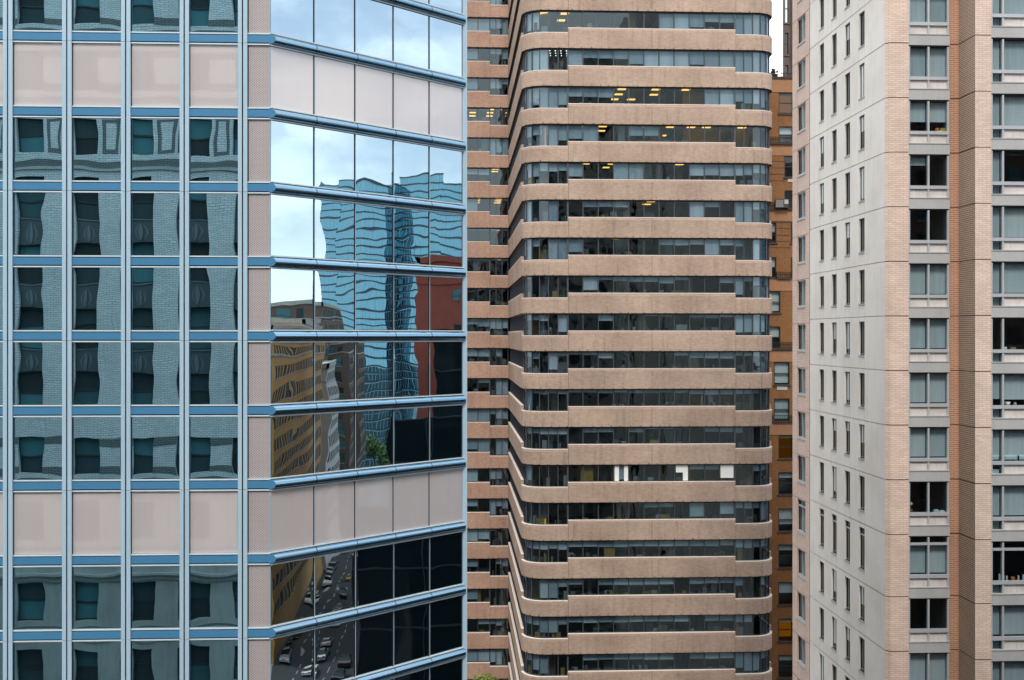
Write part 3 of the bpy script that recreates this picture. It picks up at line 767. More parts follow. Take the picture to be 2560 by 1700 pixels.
def bay(fr, cuts, lower, i, shades, w_name='bay_window'):
    """one storey of big windows over louvre panels and a concrete ledge; cuts are mullion centres"""
    j, jn = JT[i], JT[i + 1]; tall = i == TALL
    top = j - .10; u0, u1 = cuts[0], cuts[-1]
    led = jn - .10; z_led = led + .60; z_rail = z_led + .47
    b = MB(); m2 = .05
    b.fbox(fr, u0, u1, top - .07, top, -.22, -.06, 1)
    b.fbox(fr, u0, u1, z_rail, z_rail + .18, -.22, .0, 0)
    for n, u in enumerate(cuts):
        uu = min(max(u, u0 + m2), u1 - m2); b.fbox(fr, uu - m2, uu + m2, z_rail + .18, top - .07, -.22, -.02, 0); b.fbox(fr, uu - m2, uu + m2, z_led, z_rail, -.22, -.02, 0)
    if tall: b.fbox(fr, u0, u1, top - .50, top - .38, -.22, -.015, 0)
    w = b.build(w_name, [M['apt_frame'], M['gasket']], apt)
    for n, (a, c) in enumerate(zip(cuts, cuts[1:])):
        g = MB(); g.fquad(fr, a, c, z_rail + .18, top - .07, -.15, 0, None, rnd.random())
        if lower[n] == 'g': g.fquad(fr, a, c, z_led, z_rail, -.15, 0, None, rnd.random())
        g.build('pane', M['glass_apt'], w)
        if lower[n] == 'l':
            l = MB(); l.fquad(fr, a, c, z_led, z_rail, -.10); l.build('louver_panel', M['louver'], w)
        sh = shades[n % len(shades)]
        if sh:
            s = MB(); ztop = top - (.5 if tall else .08); hgt = ztop - z_rail - .18
            s.fbox(fr, a + .05, c - .05, ztop - hgt * sh, ztop, -.36, -.35, 0, rnd.random()); s.build('shade', M['shade'], w)
        if lower[n] == 'g':
            s = MB(); s.fbox(fr, a + .05, c - .05, z_led + (.3 if i == 10 else 0), z_rail, -.36, -.35, 0, rnd.random()); s.build('shade', M['shade'], w)
    l = MB(); l.fbox(fr, u0 - .0, u1 + .02, led, z_led - .05, -.2, .03); l.fbox(fr, u0, u1 + .02, z_led - .05, z_led, -.2, .06); l.build('ledge', M['concrete'], w)
    r = MB(); f = fr; z0, z1 = led + .3, top + .1
    r.fquad(f, u0, u1, z0, z1, -4.0); r.poly([f.P(u0, z0, -.4), f.P(u1, z0, -.4), f.P(u1, z0, -4), f.P(u0, z0, -4)]); r.poly([f.P(u0, z1, -.4), f.P(u0, z1, -4), f.P(u1, z1, -4), f.P(u1, z1, -.4)])
    r.poly([f.P(u0, z0, -.4), f.P(u0, z0, -4), f.P(u0, z1, -4), f.P(u0, z1, -.4)]); r.poly([f.P(u1, z0, -4), f.P(u1, z0, -.4), f.P(u1, z1, -.4), f.P(u1, z1, -4)])
    r.build('room', M['room'], w)
    return z_rail + .18
lb = Fr((24.365, 62.05), (1, 0)); rb = Fr((28.055, 60.26), (1, 0))

# shade drop per storey, counted from the top joint
SHADE_IN = {4: (.66, .66), 5: (.3, 0), 6: (0, 0), 11: (0, 0), 13: (0, .0)}
SHADE_OUT = {5: (.97, 0), 8: (0, 0), 9: (.8, .82), 10: (.84, .84), 12: (0, 0)}
rail_in, rail_out = {}, {}
for i in range(len(JT) - 1):
    rail_in[i] = bay(lb, [0, 1.11, 2.235], 'll', i, SHADE_IN.get(i, (.97, .97)))
    rail_out[i] = bay(rb, [0, .66, 2.55, 4.4], 'gll', i, SHADE_OUT.get(i, (.97, .97)))
t = MB()
t.box(XW + .31, 27.1, 66.2, 79.4, ZBOT, ZT); t.box(XW + .31, 24.3, 62.6, 66.2, ZBOT, ZT); t.box(27.3, 40, 64.6, 90, ZBOT, ZT); t.box(26.65, 27.95, 62.3, 64.6, ZBOT, ZT); t.box(32.5, 40, 60.3, 64.6, ZBOT, ZT)
t.box(XW, 40, 62.0, 79.4, 0, ZBOT); t.box(27.2, 40, 60.2, 62.0, 0, ZBOT); t.box(XW, 40, 62.2, 79.4, ZT + .01, ZT + 18); t.box(27.2, 40, 60.3, 62.0, ZT + .01, ZT + 18)
t.build('tower_core', M['white_wall'], apt)
adopt(apt)

# things standing on the window sills of the apartment tower
def at_in(u, i, d=.27): p = lb.P(u, 0, -d); return (p.x, p.y, rail_in[i])
def at_out(u, i, d=.27): p = rb.P(u, 0, -d); return (p.x, p.y, rail_out[i])
C = {k: plain('sill_' + k, c, .5) for k, c in dict(orange=(.75, .22, .03), yellow=(.55, .42, .06), white=(.8, .8, .78), pink=(.75, .5, .5), terracotta=(.5, .17, .06), aqua=(.55, .75, .75), teal=(.10, .16, .12), linen=(.68, .76, .78), tan=(.45, .27, .10)).items()}
def lathe(c, prof, n=14):
    b = MB()
    for (r0, z0), (r1, z1) in zip(prof, prof[1:]): b.cyl(c, r0, r1, c[2] + z0, c[2] + z1, n, 0, False)
    return b
p = at_in(1.68, 4); tag(lathe(p, [(0, 0), (.07, .0), (.11, .05), (.12, .14), (.10, .2), (.0, .22)]).build('orange_pot', C['orange']), 'round orange pot on a sill under a half drawn shade, beside a yellow box', 'pot')
p = at_in(1.98, 4); tag(MB().box(p[0] - .13, p[0] + .13, p[1] - .06, p[1] + .06, p[2], p[2] + .17).box(p[0] - .135, p[0] + .135, p[1] - .065, p[1] + .065, p[2] + .17, p[2] + .2).build('storage_box', C['yellow']), 'mustard yellow lidded box on a sill beside the round orange pot', 'box')
p = at_in(.06, 4); tag(lathe(p, [(0, 0), (.12, 0), (.14, .03), (.10, .05), (0, .05)]).build('dish', C['white']), 'small white dish at the far end of the sill with the orange pot', 'dish')
p = at_in(1.72, 4, .22); tag(lathe((p[0] + .06, p[1] - .02, p[2]), [(0, 0), (.16, 0), (.17, .03), (0, .035)]).build('tray', C['aqua']), 'flat pale tray beneath the orange pot on the sill', 'tray')
# orchid
p = at_in(.26, 11); orchid = thing('potted_orchid', 'white orchid in a small terracotta pot in an unshaded dark window', 'plant', p)
lathe((0, 0, 0), [(0, 0), (.05, 0), (.075, .13), (.06, .135), (0, .12)]).build('pot', C['terracotta'], orchid)
b = MB(); b.tube((0, 0, .12), (-.03, 0, .35), .008, .006); b.tube((-.03, 0, .35), (-.17, 0, .52), .006, .004); b.tube((-.03, 0, .35), (.0, 0, .47), .006, .004); b.build('stem', C['teal'], orchid)
for (x, z) in ((-.17, .52), (-.12, .5), (.01, .44), (-.02, .47)):
    b = MB()
    for q in range(5):
        a = 2 * math.pi * q / 5; b.poly([(x, -.02, z), (x + .055 * math.cos(a - .5), -.03, z + .055 * math.sin(a - .5)), (x + .08 * math.cos(a), -.02, z + .08 * math.sin(a)), (x + .055 * math.cos(a + .5), -.03, z + .055 * math.sin(a + .5))])
    b.build('flower', C['white'], orchid)
p = at_in(1.62, 11); tag(MB().box(p[0] - .15, p[0] + .15, p[1] - .08, p[1] + .08, p[2], p[2] + .09).box(p[0] - .10, p[0] + .10, p[1] - .05, p[1] + .05, p[2] + .09, p[2] + .13).build('folded_towel', C['aqua']), 'pale aqua folded cloth on the sill opposite the white orchid', 'towel')
p = at_in(1.95, 11); tag(MB().box(p[0] - .13, p[0] + .13, p[1] - .07, p[1] + .07, p[2], p[2] + .05).box(p[0] - .09, p[0] + .1, p[1] - .05, p[1] + .06, p[2] + .05, p[2] + .08).build('paper_stack', C['white']), 'low stack of cream papers beside the aqua cloth in the orchid window', 'papers')
# outer bay
p = at_out(.72, 8); tag(MB().box(p[0] - .0, p[0] + .24, p[1] - .06, p[1] + .06, p[2], p[2] + .12).box(p[0] + .02, p[0] + .22, p[1] - .05, p[1] + .05, p[2] + .12, p[2] + .135).build('white_box', C['white']), 'white carton on a dark window sill beside an amber folder', 'box')
p = at_out(1.3, 8); tag(MB().box(p[0] - .14, p[0] + .14, p[1] - .06, p[1] + .06, p[2], p[2] + .10).box(p[0] - .15, p[0] + .15, p[1] - .07, p[1] + .07, p[2] + .1, p[2] + .12).build('wooden_box', C['tan']), 'small tan wooden box on the sill near the white carton', 'box')
p = at_out(.06, 8, .22); tag(MB().box(p[0] - .03, p[0] + .06, p[1] - .01, p[1] + .2, p[2], p[2] + 1.15).box(p[0] + .065, p[0] + .1, p[1], p[1] + .15, p[2] + .1, p[2] + .4).build('amber_folder', C['orange']), 'tall amber folder standing against the frame of a dark window', 'folder')
p = at_out(1.0, 9); tag(lathe(p, [(0, 0), (.11, .0), (.16, .13), (.165, .165), (.14, .165), (0, .05)]).build('bowl', C['white']), 'white bowl on a sill below an almost closed shade', 'bowl')
p = at_out(1.42, 9); tag(lathe(p, [(0, 0), (.06, .0), (.09, .05), (.05, .1), (.07, .14), (0, .16)]).build('figurine', C['pink']), 'little pink ornament beside the white bowl on the sill', 'ornament')
for (u, w, lab) in ((.31, .54, 'narrow pale cushion pressed behind the small side pane above a planter'), (1.15, .82, 'wide pale blue cushion lying along the window ledge, next to the narrow one'), (2.0, .7, 'second wide pale cushion at the frame edge along the same ledge')):
    p = at_out(u, 10); b = MB(); n = 6
    for sgn in (-1, 1):
        for q in range(n):
            for e in range(4):
                def cu(a, c): x = -w / 2 + w * a / n; z = .29 * c / 4; th = .09 * (max(0, 1 - abs(2 * a / n - 1) ** 4) * max(0, 1 - abs(c / 2 - 1) ** 4)) ** .5; return (p[0] + x, p[1] + sgn * th + .02, p[2] + z + .01)
                f = [cu(q, e), cu(q + 1, e), cu(q + 1, e + 1), cu(q, e + 1)]
                b.poly(f if sgn < 0 else f[::-1], None, 0, 0, True)
    tag(b.build('cushion', C['linen']), lab, 'cushion', 'cushions along one window ledge')
p = rb.P(.30, 0, -.27); zl = JT[11] - .10 + .60; pl = thing('planter', 'white trough planter with dark leaves in a low side pane', 'planter', (p.x, p.y, zl))
b = MB(); b.box(-.25, .22, -.07, .07, 0, .19); b.box(-.27, .24, -.085, .085, .19, .215); b.build('trough', C['aqua'], pl)
b = MB()
for q in range(60):
    x, y, z = rnd.uniform(-.24, .2), rnd.uniform(-.06, .06), rnd.uniform(.22, .42); a = rnd.uniform(0, 6)
    b.poly([(x, y, z), (x + .04 * math.cos(a), y + .02, z + .02), (x + .05 * math.cos(a), y, z + .06), (x - .01, y, z + .05)], None, 0, rnd.random())
b.build('foliage', M['leaf_blue'], pl)
for q, (u, h, r, col, lab) in enumerate(((.58, .34, .05, 'aqua', 'tall pale bottle beside the mullion of the transom window'), (.80, .26, .045, 'white', 'white candle just past the mullion, first of four'), (.97, .21, .045, 'white', 'shorter white candle before the amber cup'), (1.60, .22, .045, 'white', 'white candle after the amber cup'), (1.86, .26, .045, 'white', 'white candle farthest from the mullion'))):
    p = at_out(u, 12); prof = [(0, 0), (r, 0), (r, h * .8), (r * .6, h * .9), (r * .5, h), (0, h)] if q == 0 else [(0, 0), (r, 0), (r, h), (r * .8, h + .005), (.006, h - .01), (.005, h + .03), (0, h + .03)]
    tag(lathe(p, prof).build('bottle' if q == 0 else 'candle', C[col]), lab, 'bottle' if q == 0 else 'candle', None if q == 0 else 'candles on the transom window sill')
p = at_out(1.3, 12); tag(lathe(p, [(0, 0), (.09, 0), (.11, .12), (.11, .15), (.095, .15), (0, .03)]).build('cup', C['orange']), 'wide amber cup between the white candles', 'cup')

# ------------------------------------------------------------------ amber brick apartment house in the gap
YO = 122.0
amber = thing('brick_apartment_house', 'amber brick apartment house with black framed windows, seen in the narrow gap between two towers', 'apartment building', (38, 128, 0))
of = Fr((31.0, YO), (1, 0)); DO = 123.6
def ou(px): return YO * math.tan(math.atan((px - 1280) / 2945) + R(2.838)) - 31.0
def oz(py): return H + (840 - py) * DO / 2945
OZT = oz(197)
wins = [(1947, 1985, 231, 284, 'lit'), (1947, 1983, 316, 358, 'half'), (1961, 1998, 390, 443, ''), (1961, 1998, 476, 522, ''), (1905, 1941, 556, 607, 'half'), (1977, 2012, 556, 607, ''),
        (1905, 1941, 643, 694, 'half'), (1977, 2012, 643, 694, ''), (1912, 1951, 728, 782, 'full'), (1912, 1951, 816, 870, 'half'), (1935, 1974, 905, 962, 'full'), (1935, 1974, 996, 1052, 'grey'),
        (1946, 1985, 1088, 1146, 'warm'), (1946, 1985, 1180, 1236, 'dim'), (1946, 1985, 1271, 1328, 'most'), (1946, 1985, 1361, 1419, 'dim'), (1946, 1985, 1455, 1512, 'half'), (1946, 1985, 1546, 1603, 'fire'), (1946, 1985, 1637, 1694, 'dim')]
holes = [(ou(a), ou(b), oz(d), oz(c)) for a, b, c, d, _ in wins]
b = MB(); b.wall(of, 0, 14, H - 45, OZT, holes, .22)
b.fquad(of, 0, 14, 0, H - 45, 0); b.build('brick_wall', M['orange_brick'], amber)
t = MB(); t.box(31.05, 45, YO + 3.5, YO + 16, 0, OZT - .02); t.box(30.99, 31.05, YO, YO + 16, 0, OZT - .03); t.build('core', M['orange_brick'], amber)
t = MB(); t.fbox(of, 0, 14, OZT, OZT + .22, -16, .08); t.build('roof_coping', M['soffit'], amber)
for (y0, y1) in ((201, 231), (360, 389), (523, 553), (696, 727), (872, 904), (1055, 1087)):
    t = MB(); t.fbox(of, 0, 14, oz(y1), oz(y0), -.05, .05); t.build('spandrel_band', M['pale_orange_brick'], amber)
t = MB()
for y in (404, 420, 436, 452, 556, 571, 588, 603, 619): t.fbox(of, 0, ou(1961) if y < 500 else ou(1976), oz(y) - .03, oz(y) + .03, -.02, .02)
t.build('brick_groove', M['soffit'], amber)
warm = emit('warm_room_glow', (1.0, .28, .0), .04); fire = emit('orange_room_glow', (1.0, .28, .0), .11)
for n, (a, c, d, e, kind) in enumerate(wins):
    u0, u1, z0, z1 = ou(a), ou(c), oz(e), oz(d); zm = (z0 + z1) / 2
    b = MB(); w = .09
    b.fbox(of, u0, u0 + w, z0, z1, -.2, -.03); b.fbox(of, u1 - w, u1, z0, z1, -.2, -.03); b.fbox(of, u0 + w, u1 - w, z1 - w, z1, -.2, -.03); b.fbox(of, u0 + w, u1 - w, z0, z0 + w, -.2, -.03); b.fbox(of, u0 + w, u1 - w, zm - .045, zm + .045, -.2, -.06)
    wo = b.build('window', M['iron'], amber)
    g = MB(); g.fquad(of, u0 + w, u1 - w, z0 + w, z1 - w, -.14, 0, None, rnd.random()); g.build('pane', M['glass_apt'], wo)
    s = MB(); s.fbox(of, u0 - .12, u1 + .12, z0 - .16, z0 - .01, -.1, .1); s.build('sill', M['soffit'], wo)
    r = MB(); r.fquad(of, u0 - .5, u1 + .5, z0 - .2, z1 + .2, -2.8); r.build('room', fire if kind in ('lit', 'fire') else warm if kind == 'warm' else M['room'], wo)
    fr_ = {'half': .5, 'full': .95, 'most': .72, 'grey': .95, 'dim': .25, 'fire': .15, 'warm': .1}.get(kind, 0)
    if fr_:
        s = MB(); s.fbox(of, u0 + w, u1 - w, z1 - w - (z1 - z0 - 2 * w) * fr_, z1 - w, -.32, -.3, 0, rnd.random()); s.build('shade', M['shade'] if kind in ('grey', 'dim') else C['white'], wo)
def railing(px0, px1, y0, y1, parent, fr=of, uu=None, zz=None, d=.18):
    u0, u1 = (uu or (ou(px0), ou(px1))); za, zb2 = (zz or (oz(y1), oz(y0)))
    b = MB(); b.fbox(fr, u0, u1, zb2 - .06, zb2, d - .03, d + .03); b.fbox(fr, u0, u1, za, za + .06, d - .03, d + .03)
    n = int((u1 - u0) / .17)
    for q in range(n + 1): x = u0 + (u1 - u0) * q / n; b.fbox(fr, x - .022, x + .022, za + .06, zb2 - .06, d - .02, d + .02)
    for x in (u0, u1): b.fbox(fr, x - .03, x + .03, za, zb2, -.05 if d > 0 else d - .03, d + .03)
    return b.build('balcony_railing', M['iron'], parent)
for (a, c, d, e) in ((1900, 2000, 343, 359), (1900, 2000, 507, 522), (1941, 1977, 680, 695), (1900, 2000, 855, 871), (1931, 2000, 1037, 1053)):
    railing(a, c, d, e, amber)
    t = MB(); t.fbox(of, ou(a), ou(c), oz(e) - .12, oz(e), 0, .24); t.build('balcony_ledge', M['soffit'], amber)
railing(1955, 2000, 181, 197, amber, of, None, None, -.3)
for (a, c, d, e) in ((1942, 1968, 964, 975), (1969, 1985, 447, 455)):
    t = MB(); t.fbox(of, ou(a), ou(c), oz(e), oz(d), -.05, .06); t.build('wall_vent', M['concrete'], amber)
adopt(amber)
# air conditioner on the balcony
cx = (ou(1935) + ou(1968)) / 2 + 31; zb3 = oz(522)
ac = thing('air_conditioner', 'dark boxy air conditioner unit standing on an iron railed balcony of the amber house', 'air conditioner', (cx, YO - .36, zb3))
w = (ou(1968) - ou(1935)) / 2
t = MB(); t.box(-w, w, -.2, .1, .06, .95); t.box(-w, -w + .1, -.2, .1, 0, .06); t.box(w - .1, w, -.2, .1, 0, .06); t.build('casing', M['gasket'], ac)
t = MB()
for q in range(9): t.box(-w + .05, w * .2, -.215, -.2, .13 + q * .085, .16 + q * .085)
t.build('grille', M['concrete'], ac)
t = MB(); t.box(w * .35, w - .04, -.212, -.2, .45, .9); t.build('panel', M['concrete'], ac)
adopt_dummy = None
# rooftop shrub
def crown(b, c, rad, n, size, squash=.8, seed=0, lumps=14):
    q = random.Random(seed); cl = []
    for _ in range(lumps):
        v = Vector((q.gauss(0, 1), q.gauss(0, 1), q.gauss(0, 1))).normalized() * rad * q.uniform(.25, .85); v.z *= squash
        cl.append((Vector(c) + v, rad * q.uniform(.22, .45), q.random()))
    for _ in range(n):
        cc, r, sh = q.choice(cl)
        p = cc + Vector((q.gauss(0, 1), q.gauss(0, 1), q.gauss(0, 1))).normalized() * r * q.uniform(.55, 1.05)
        n1 = Vector((q.gauss(0, 1), q.gauss(0, 1), q.gauss(0, 1))).normalized(); n2 = n1.orthogonal().normalized(); n3 = n1.cross(n2)
        s = size * q.uniform(.6, 1.3)
        b.poly([p - n2 * s, p - n3 * s * .5, p + n2 * s, p + n3 * s * .5], None, 0, min(1, max(0, sh * .7 + q.random() * .3)))
def tree(name, label, pos, h, rad, mat, n, size, trunk=.12, seed=1, squash=.8, lumps=14, group=None, cat='tree'):
    r = thing(name, label, cat, pos, group)
    b = MB(); zc = h - rad * squash
    b.tube((0, 0, 0), (.1, 0, zc * .6), trunk, trunk * .75, 8); b.tube((.1, 0, zc * .6), (0, .05, zc), trunk * .75, trunk * .4, 8)
    q = random.Random(seed)
    for _ in range(7):
        a = q.uniform(0, 6.28); b.tube((.05, 0, zc * q.uniform(.55, .95)), (rad * .6 * math.cos(a), rad * .6 * math.sin(a), zc + rad * .3 * q.uniform(-.5, 1)), trunk * .4, trunk * .12, 5)
    b.build('trunk', M['bark'], r)
    b = MB(); crown(b, (0, 0, zc), rad, n, size, squash, seed, lumps); b.build('crown', mat, r)
    return r
shx = ou(1939) + 31
sh = thing('rooftop_shrub', 'small dark shrub in a black tub on the roof edge of the amber house', 'shrub', (shx, YO + .5, OZT + .22))
lathe((0, 0, 0), [(0, 0), (.3, 0), (.42, .3), (0, .3)]).build('tub', M['iron'], sh)
b = MB()
for (x, z) in ((-.3, .5), (.25, .6), (0, .75)): b.tube((0, 0, .25), (x, 0, z), .03, .015)
b.build('stem', M['bark'], sh)
b = MB(); crown(b, (0, 0, .68), .42, 500, .07, .7, 5, 9); crown(b, (-.28, 0, .5), .2, 120, .06, .7, 6, 4); b.build('foliage', M['leaf_blue'], sh)
# sooty tower beyond
YD = 150.0
du = lambda px: YD * math.tan(math.atan((px - 1280) / 2945) + R(2.838)); dz = lambda py: H + (840 - py) * (YD + 2) / 2945
dk = thing('stone_tower', 'dark sooty brick tower rising behind the roof of the amber house', 'building', (50, 158, 0))
dx0 = du(1957); df = Fr((dx0, YD), (1, 0)); dd = lambda px: du(px) - dx0
holes = [(dd(1962.5), dd(1971), dz(b_), dz(a_)) for a_, b_ in ((-80, -35), (-15, 57), (82, 137), (163, 200), (240, 290))]
b = MB(); b.wall(df, 0, 12, 0, H + 75, holes, .3); b.build('wall', M['stone_dark'], dk)
t = MB(); pl4 = [(dx0, YD), (dx0 + 12, YD), (dx0 + 19, YD + 14), (dx0 + 6, YD + 14)]
for q in (1, 2, 3): (xa_, ya_), (xb_, yb_) = pl4[q], pl4[(q + 1) % 4]; t.poly([(xa_, ya_, 0), (xb_, yb_, 0), (xb_, yb_, H + 75), (xa_, ya_, H + 75)])
t.poly([(x, y, H + 75) for x, y in pl4]); t.build('core', M['stone_dark'], dk)
for (u0, u1, z0, z1) in holes:
    b = MB(); b.fbox(df, u0, u1, (z0 + z1) / 2 - .05, (z0 + z1) / 2 + .05, -.3, -.2); b.fbox(df, u0, u0 + .08, z0, z1, -.3, -.2)
    wo = b.build('window', M['gasket'], dk)
    g = MB(); g.fquad(df, u0, u1, z0, z1, -.27); g.build('pane', M['mirror_corner'] if z1 > H + 41 else M['glass_dark'], wo)
    s = MB(); s.fbox(df, u0 - .2, u1 + .2, z0 - .2, z0, -.1, .12); s.build('sill', M['stone_dark'], wo)
t = MB(); t.fbox(df, dd(1977), 12, 0, H + 75, 0, .35); t.build('corner_pilaster', M['stone_dark'], dk)
adopt(dk)
tree('plaza_tree', 'yellow green tree top at the foot of the brick office tower', (3.9, 136, 0), 10.9, 1.9, M['leaf_yellow'], 2600, .14, .14, 3, .9, 16)


# ------------------------------------------------------------------ the street the mirrors look at
M['grey_brick'] = brick('grey_brick', (0.66, 0.67, 0.66), (0.55, 0.56, 0.55), (0.27, 0.28, 0.28), bw=.34, rh=.105, ms=.014, dirt=.25)
M['grey_brick_dark'] = brick('dark_grey_brick', (0.17, 0.18, 0.18), (0.14, 0.15, 0.15), (0.06, 0.06, 0.06), bw=.34, rh=.105, ms=.014, dirt=.2)
M['bronze'] = plain('bronze_spandrel', (0.06, 0.065, 0.068), .5, .3)
M['bronze_hi'] = plain('bronze_relief', (0.13, 0.14, 0.145), .4, .4)
M['lime'] = plain('limestone', (0.36, 0.36, 0.34), .85, dirt=.6)
M['drape'] = by_pid('drape', [(.03, .075, .085), (.012, .015, .018), (.05, .15, .17), (.02, .035, .04), (.012, .012, .014)])
grey = thing('grey_brick_building', 'grey prewar brick building with bronze spandrels, mirrored in the blue glass', 'building', (-16, -8, 0))
gx0 = 14.0; gf = Fr((gx0, -0.6), (-1, 0)); PU, NW = 2.85, 20          # u runs towards -X
wu = lambda i: 1.2 + PU * i
rows = []      # (kind, sill z, head z)
FLH = 3.37
for n in range(-6, 6):
    zc = H + .43 + FLH * n - (.9 if n < -3 else 0)
    rows.append((n, zc - 1.02, zc + 1.02))
holes = []
for n, a, c in rows:
    for i in range(NW):
        tall = 0 <= n <= 2
        holes.append((wu(i), wu(i) + 1.45, a - (1.33 if tall else 0), c))
b = MB(); b.wall(gf, 0, 60, H - 11.4, H + 20, [h for h in holes if h[2] > H - 11.4], .42); b.wall(gf, 0, 60, H - 19.5, H - 11.4, [h for h in holes if H - 19.4 < h[2] < H - 11.4], .42, 1)
b.fquad(gf, 0, 60, 0, H - 19.5, 0, 1); b.build('brick_wall', [M['grey_brick'], M['lime']], grey)
t = MB(); t.box(gx0 - 60, gx0, -20, -1.5, 0, H + 19.9); t.build('core', M['grey_brick_dark'], grey)
gw = []
proto = None
for n, a, c in rows:
    for i in range(NW):
        u0, u1 = wu(i), wu(i) + 1.45
        if not 5 <= i <= 13: continue
        b = MB(); w = .07
        b.fbox(gf, u0, u0 + w, a, c, -.42, -.3); b.fbox(gf, u1 - w, u1, a, c, -.42, -.3); b.fbox(gf, u0 + w, u1 - w, c - w, c, -.42, -.3); b.fbox(gf, u0 + w, u1 - w, a, a + w, -.42, -.3); b.fbox(gf, u0 + w, u1 - w, (a + c) / 2 - .04, (a + c) / 2 + .04, -.42, -.31)
        wo = b.build('window', M['iron'], grey)
        g = MB(); g.fquad(gf, u0 + w, u1 - w, a + w, (a + c) / 2, -.38, 0, None, rnd.random()); g.fquad(gf, u0 + w, u1 - w, (a + c) / 2, c - w, -.38, 0, None, rnd.random()); g.build('pane', M['drape'], wo)
        if 0 <= n <= 2:
            s0, s1 = a - 1.33, a
            p = MB(); p.fbox(gf, u0, u1, s0, s1, -.42, -.25, 0); p.fbox(gf, u0, u1, s1 - .06, s1, -.25, -.18, 1)
            um = (u0 + u1) / 2
            def leaf(w0, d, m):
                L_ = [(um - w0 * math.sin(math.pi * q / 8) ** .8, s0 + .05 + 1.05 * q / 8) for q in range(9)]; R_ = [(2 * um - x, z) for x, z in L_]
                for (x0, z0), (x1, z1), (x2, _), (x3, _) in zip(L_, L_[1:], R_, R_[1:]): p.poly([gf.P(x0, z0, d), gf.P(x2, z0, d), gf.P(x3, z1, d), gf.P(x1, z1, d)], None, m)
            leaf(.36, -.24, 1); leaf(.26, -.22, 0); leaf(.12, -.17, 1)
            p.build('spandrel', [M['bronze'], M['bronze_hi']], grey)
b = MB()
for n, a, c in rows:
    for i in range(NW):
        if 5 <= i <= 13: continue
        b.fbox(gf, wu(i), wu(i) + 1.45, a, c, -.42, -.35)
tag(b.build('window', M['glass_dark'], grey), kind='stuff')
t = MB()
for (n, a, c) in rows:
    if n >= 3 or n <= -1:                                     # bands and diaper panels of darker brick
        for i in range(NW):
            u = wu(i) + 1.45
            if n == 3: t.fbox(gf, u + .22, u + .42, a, c, -.02, .015); t.fbox(gf, u + .98, u + 1.18, a, c, -.02, .015); t.fbox(gf, u + .42, u + .98, c - .2, c, -.02, .015); t.fbox(gf, u + .42, u + .98, a, a + .25, -.02, .015)
            elif n in (4, 5): t.fbox(gf, u, u + PU - 1.45, c - .35, c, -.02, .015); t.fbox(gf, u, u + PU - 1.45, a - .05, a + .35, -.02, .015)
            elif n == -2: t.fbox(gf, u, u + PU - 1.45, c - .45, c, -.02, .015); t.fbox(gf, u, u + PU - 1.45, a, a + .4, -.02, .015)
        if n != -1: t.fbox(gf, 0, 60, a - .75, a - .35, -.02, .015)
t.build('brick_banding', M['grey_brick_dark'], grey)
t = MB()
for z, h_, d in ((H - 12.5, .14, .35), (H - 12.8, .28, .12), (H - 11.5, .2, .1), (H - 15.7, .2, .1), (H - 8.3, .2, .15), (H + 19.6, .5, .5), (H + 8.6, .18, .12)): t.fbox(gf, 0, 60, z, z + h_, -.05, d)
t.build('cornice', M['lime'], grey)
adopt(grey)

def block(name, label, x0, x1, y0, y1, z1, mat, sides, pu=3.0, ww=1.4, fh=3.4, wh=1.8, z_from=6, wmat=None, cat='building', trim=None, kind_extra=None):
    """a city block: walls, one cornice, rows of recessed looking windows with sills"""
    r = thing(name, label, cat, ((x0 + x1) / 2, (y0 + y1) / 2, 0))
    b = MB(); b.box(x0, x1, y0, y1, 0, z1); b.build('wall', mat, r)
    t = MB(); e = .35
    for (f, l) in ((Fr((x0, y0), (1, 0)), x1 - x0), (Fr((x1, y0), (0, 1)), y1 - y0), (Fr((x1, y1), (-1, 0)), x1 - x0), (Fr((x0, y1), (0, -1)), y1 - y0)):
        t.fbox(f, -e, l + e, z1 - .9, z1 + .25, -.3, e); t.fbox(f, 0, l, z1 - 4.2, z1 - 3.9, -.1, .15)
    t.build('cornice', trim or M['lime'], r)
    b = MB(); sl = MB()
    fr_s = {'S': (Fr((x0, y0), (1, 0)), x1 - x0), 'E': (Fr((x1, y0), (0, 1)), y1 - y0), 'N': (Fr((x1, y1), (-1, 0)), x1 - x0), 'W': (Fr((x0, y1), (0, -1)), y1 - y0)}
    for sd in sides:
        f, l = fr_s[sd]; n = int((l - .8) / pu); off = (l - n * pu) / 2
        nf = int((z1 - z_from - 1.2) / fh)
        for q in range(nf):
            z = z1 - 1.4 - fh * (q + 1) + .8
            for i in range(n):
                u = off + i * pu + (pu - ww) / 2
                b.fbox(f, u, u + ww, z, z + wh, -.02, .02, 0, rnd.random()); sl.fbox(f, u - .12, u + ww + .12, z - .16, z - .005, -.02, .12)
                b.fbox(f, u - .08, u - .002, z, z + wh + .08, -.02, .05, 1); b.fbox(f, u + ww + .002, u + ww + .08, z, z + wh + .08, -.02, .05, 1); b.fbox(f, u, u + ww, z + wh / 2 - .05, z + wh / 2 + .04, .02, .05, 1)
    if sides:
        w = b.build('window', [wmat or M['drape'], M['iron']], r); w['kind'] = 'stuff'
        s = sl.build('sill', trim or M['lime'], r); s['kind'] = 'stuff'
    adopt(r); return r
st1 = brick('smoky_stone', (.38, .36, .345), (.32, .30, .29), (.2, .19, .18), .7, .3, dirt=.35)
st2 = brick('ochre_brick', (.58, .34, .12), (.48, .27, .09), (.35, .22, .12), .3, .1, dirt=.35)
st3 = brick('umber_brick', (.16, .11, .085), (.13, .09, .07), (.12, .10, .09), .3, .1, dirt=.3)
st4 = plain('pale_stone', (.48, .47, .45), .85, dirt=.3)
red = brick('oxide_red_brick', (.30, .075, .055), (.26, .062, .045), (.2, .07, .05), .3, .1, dirt=.2)
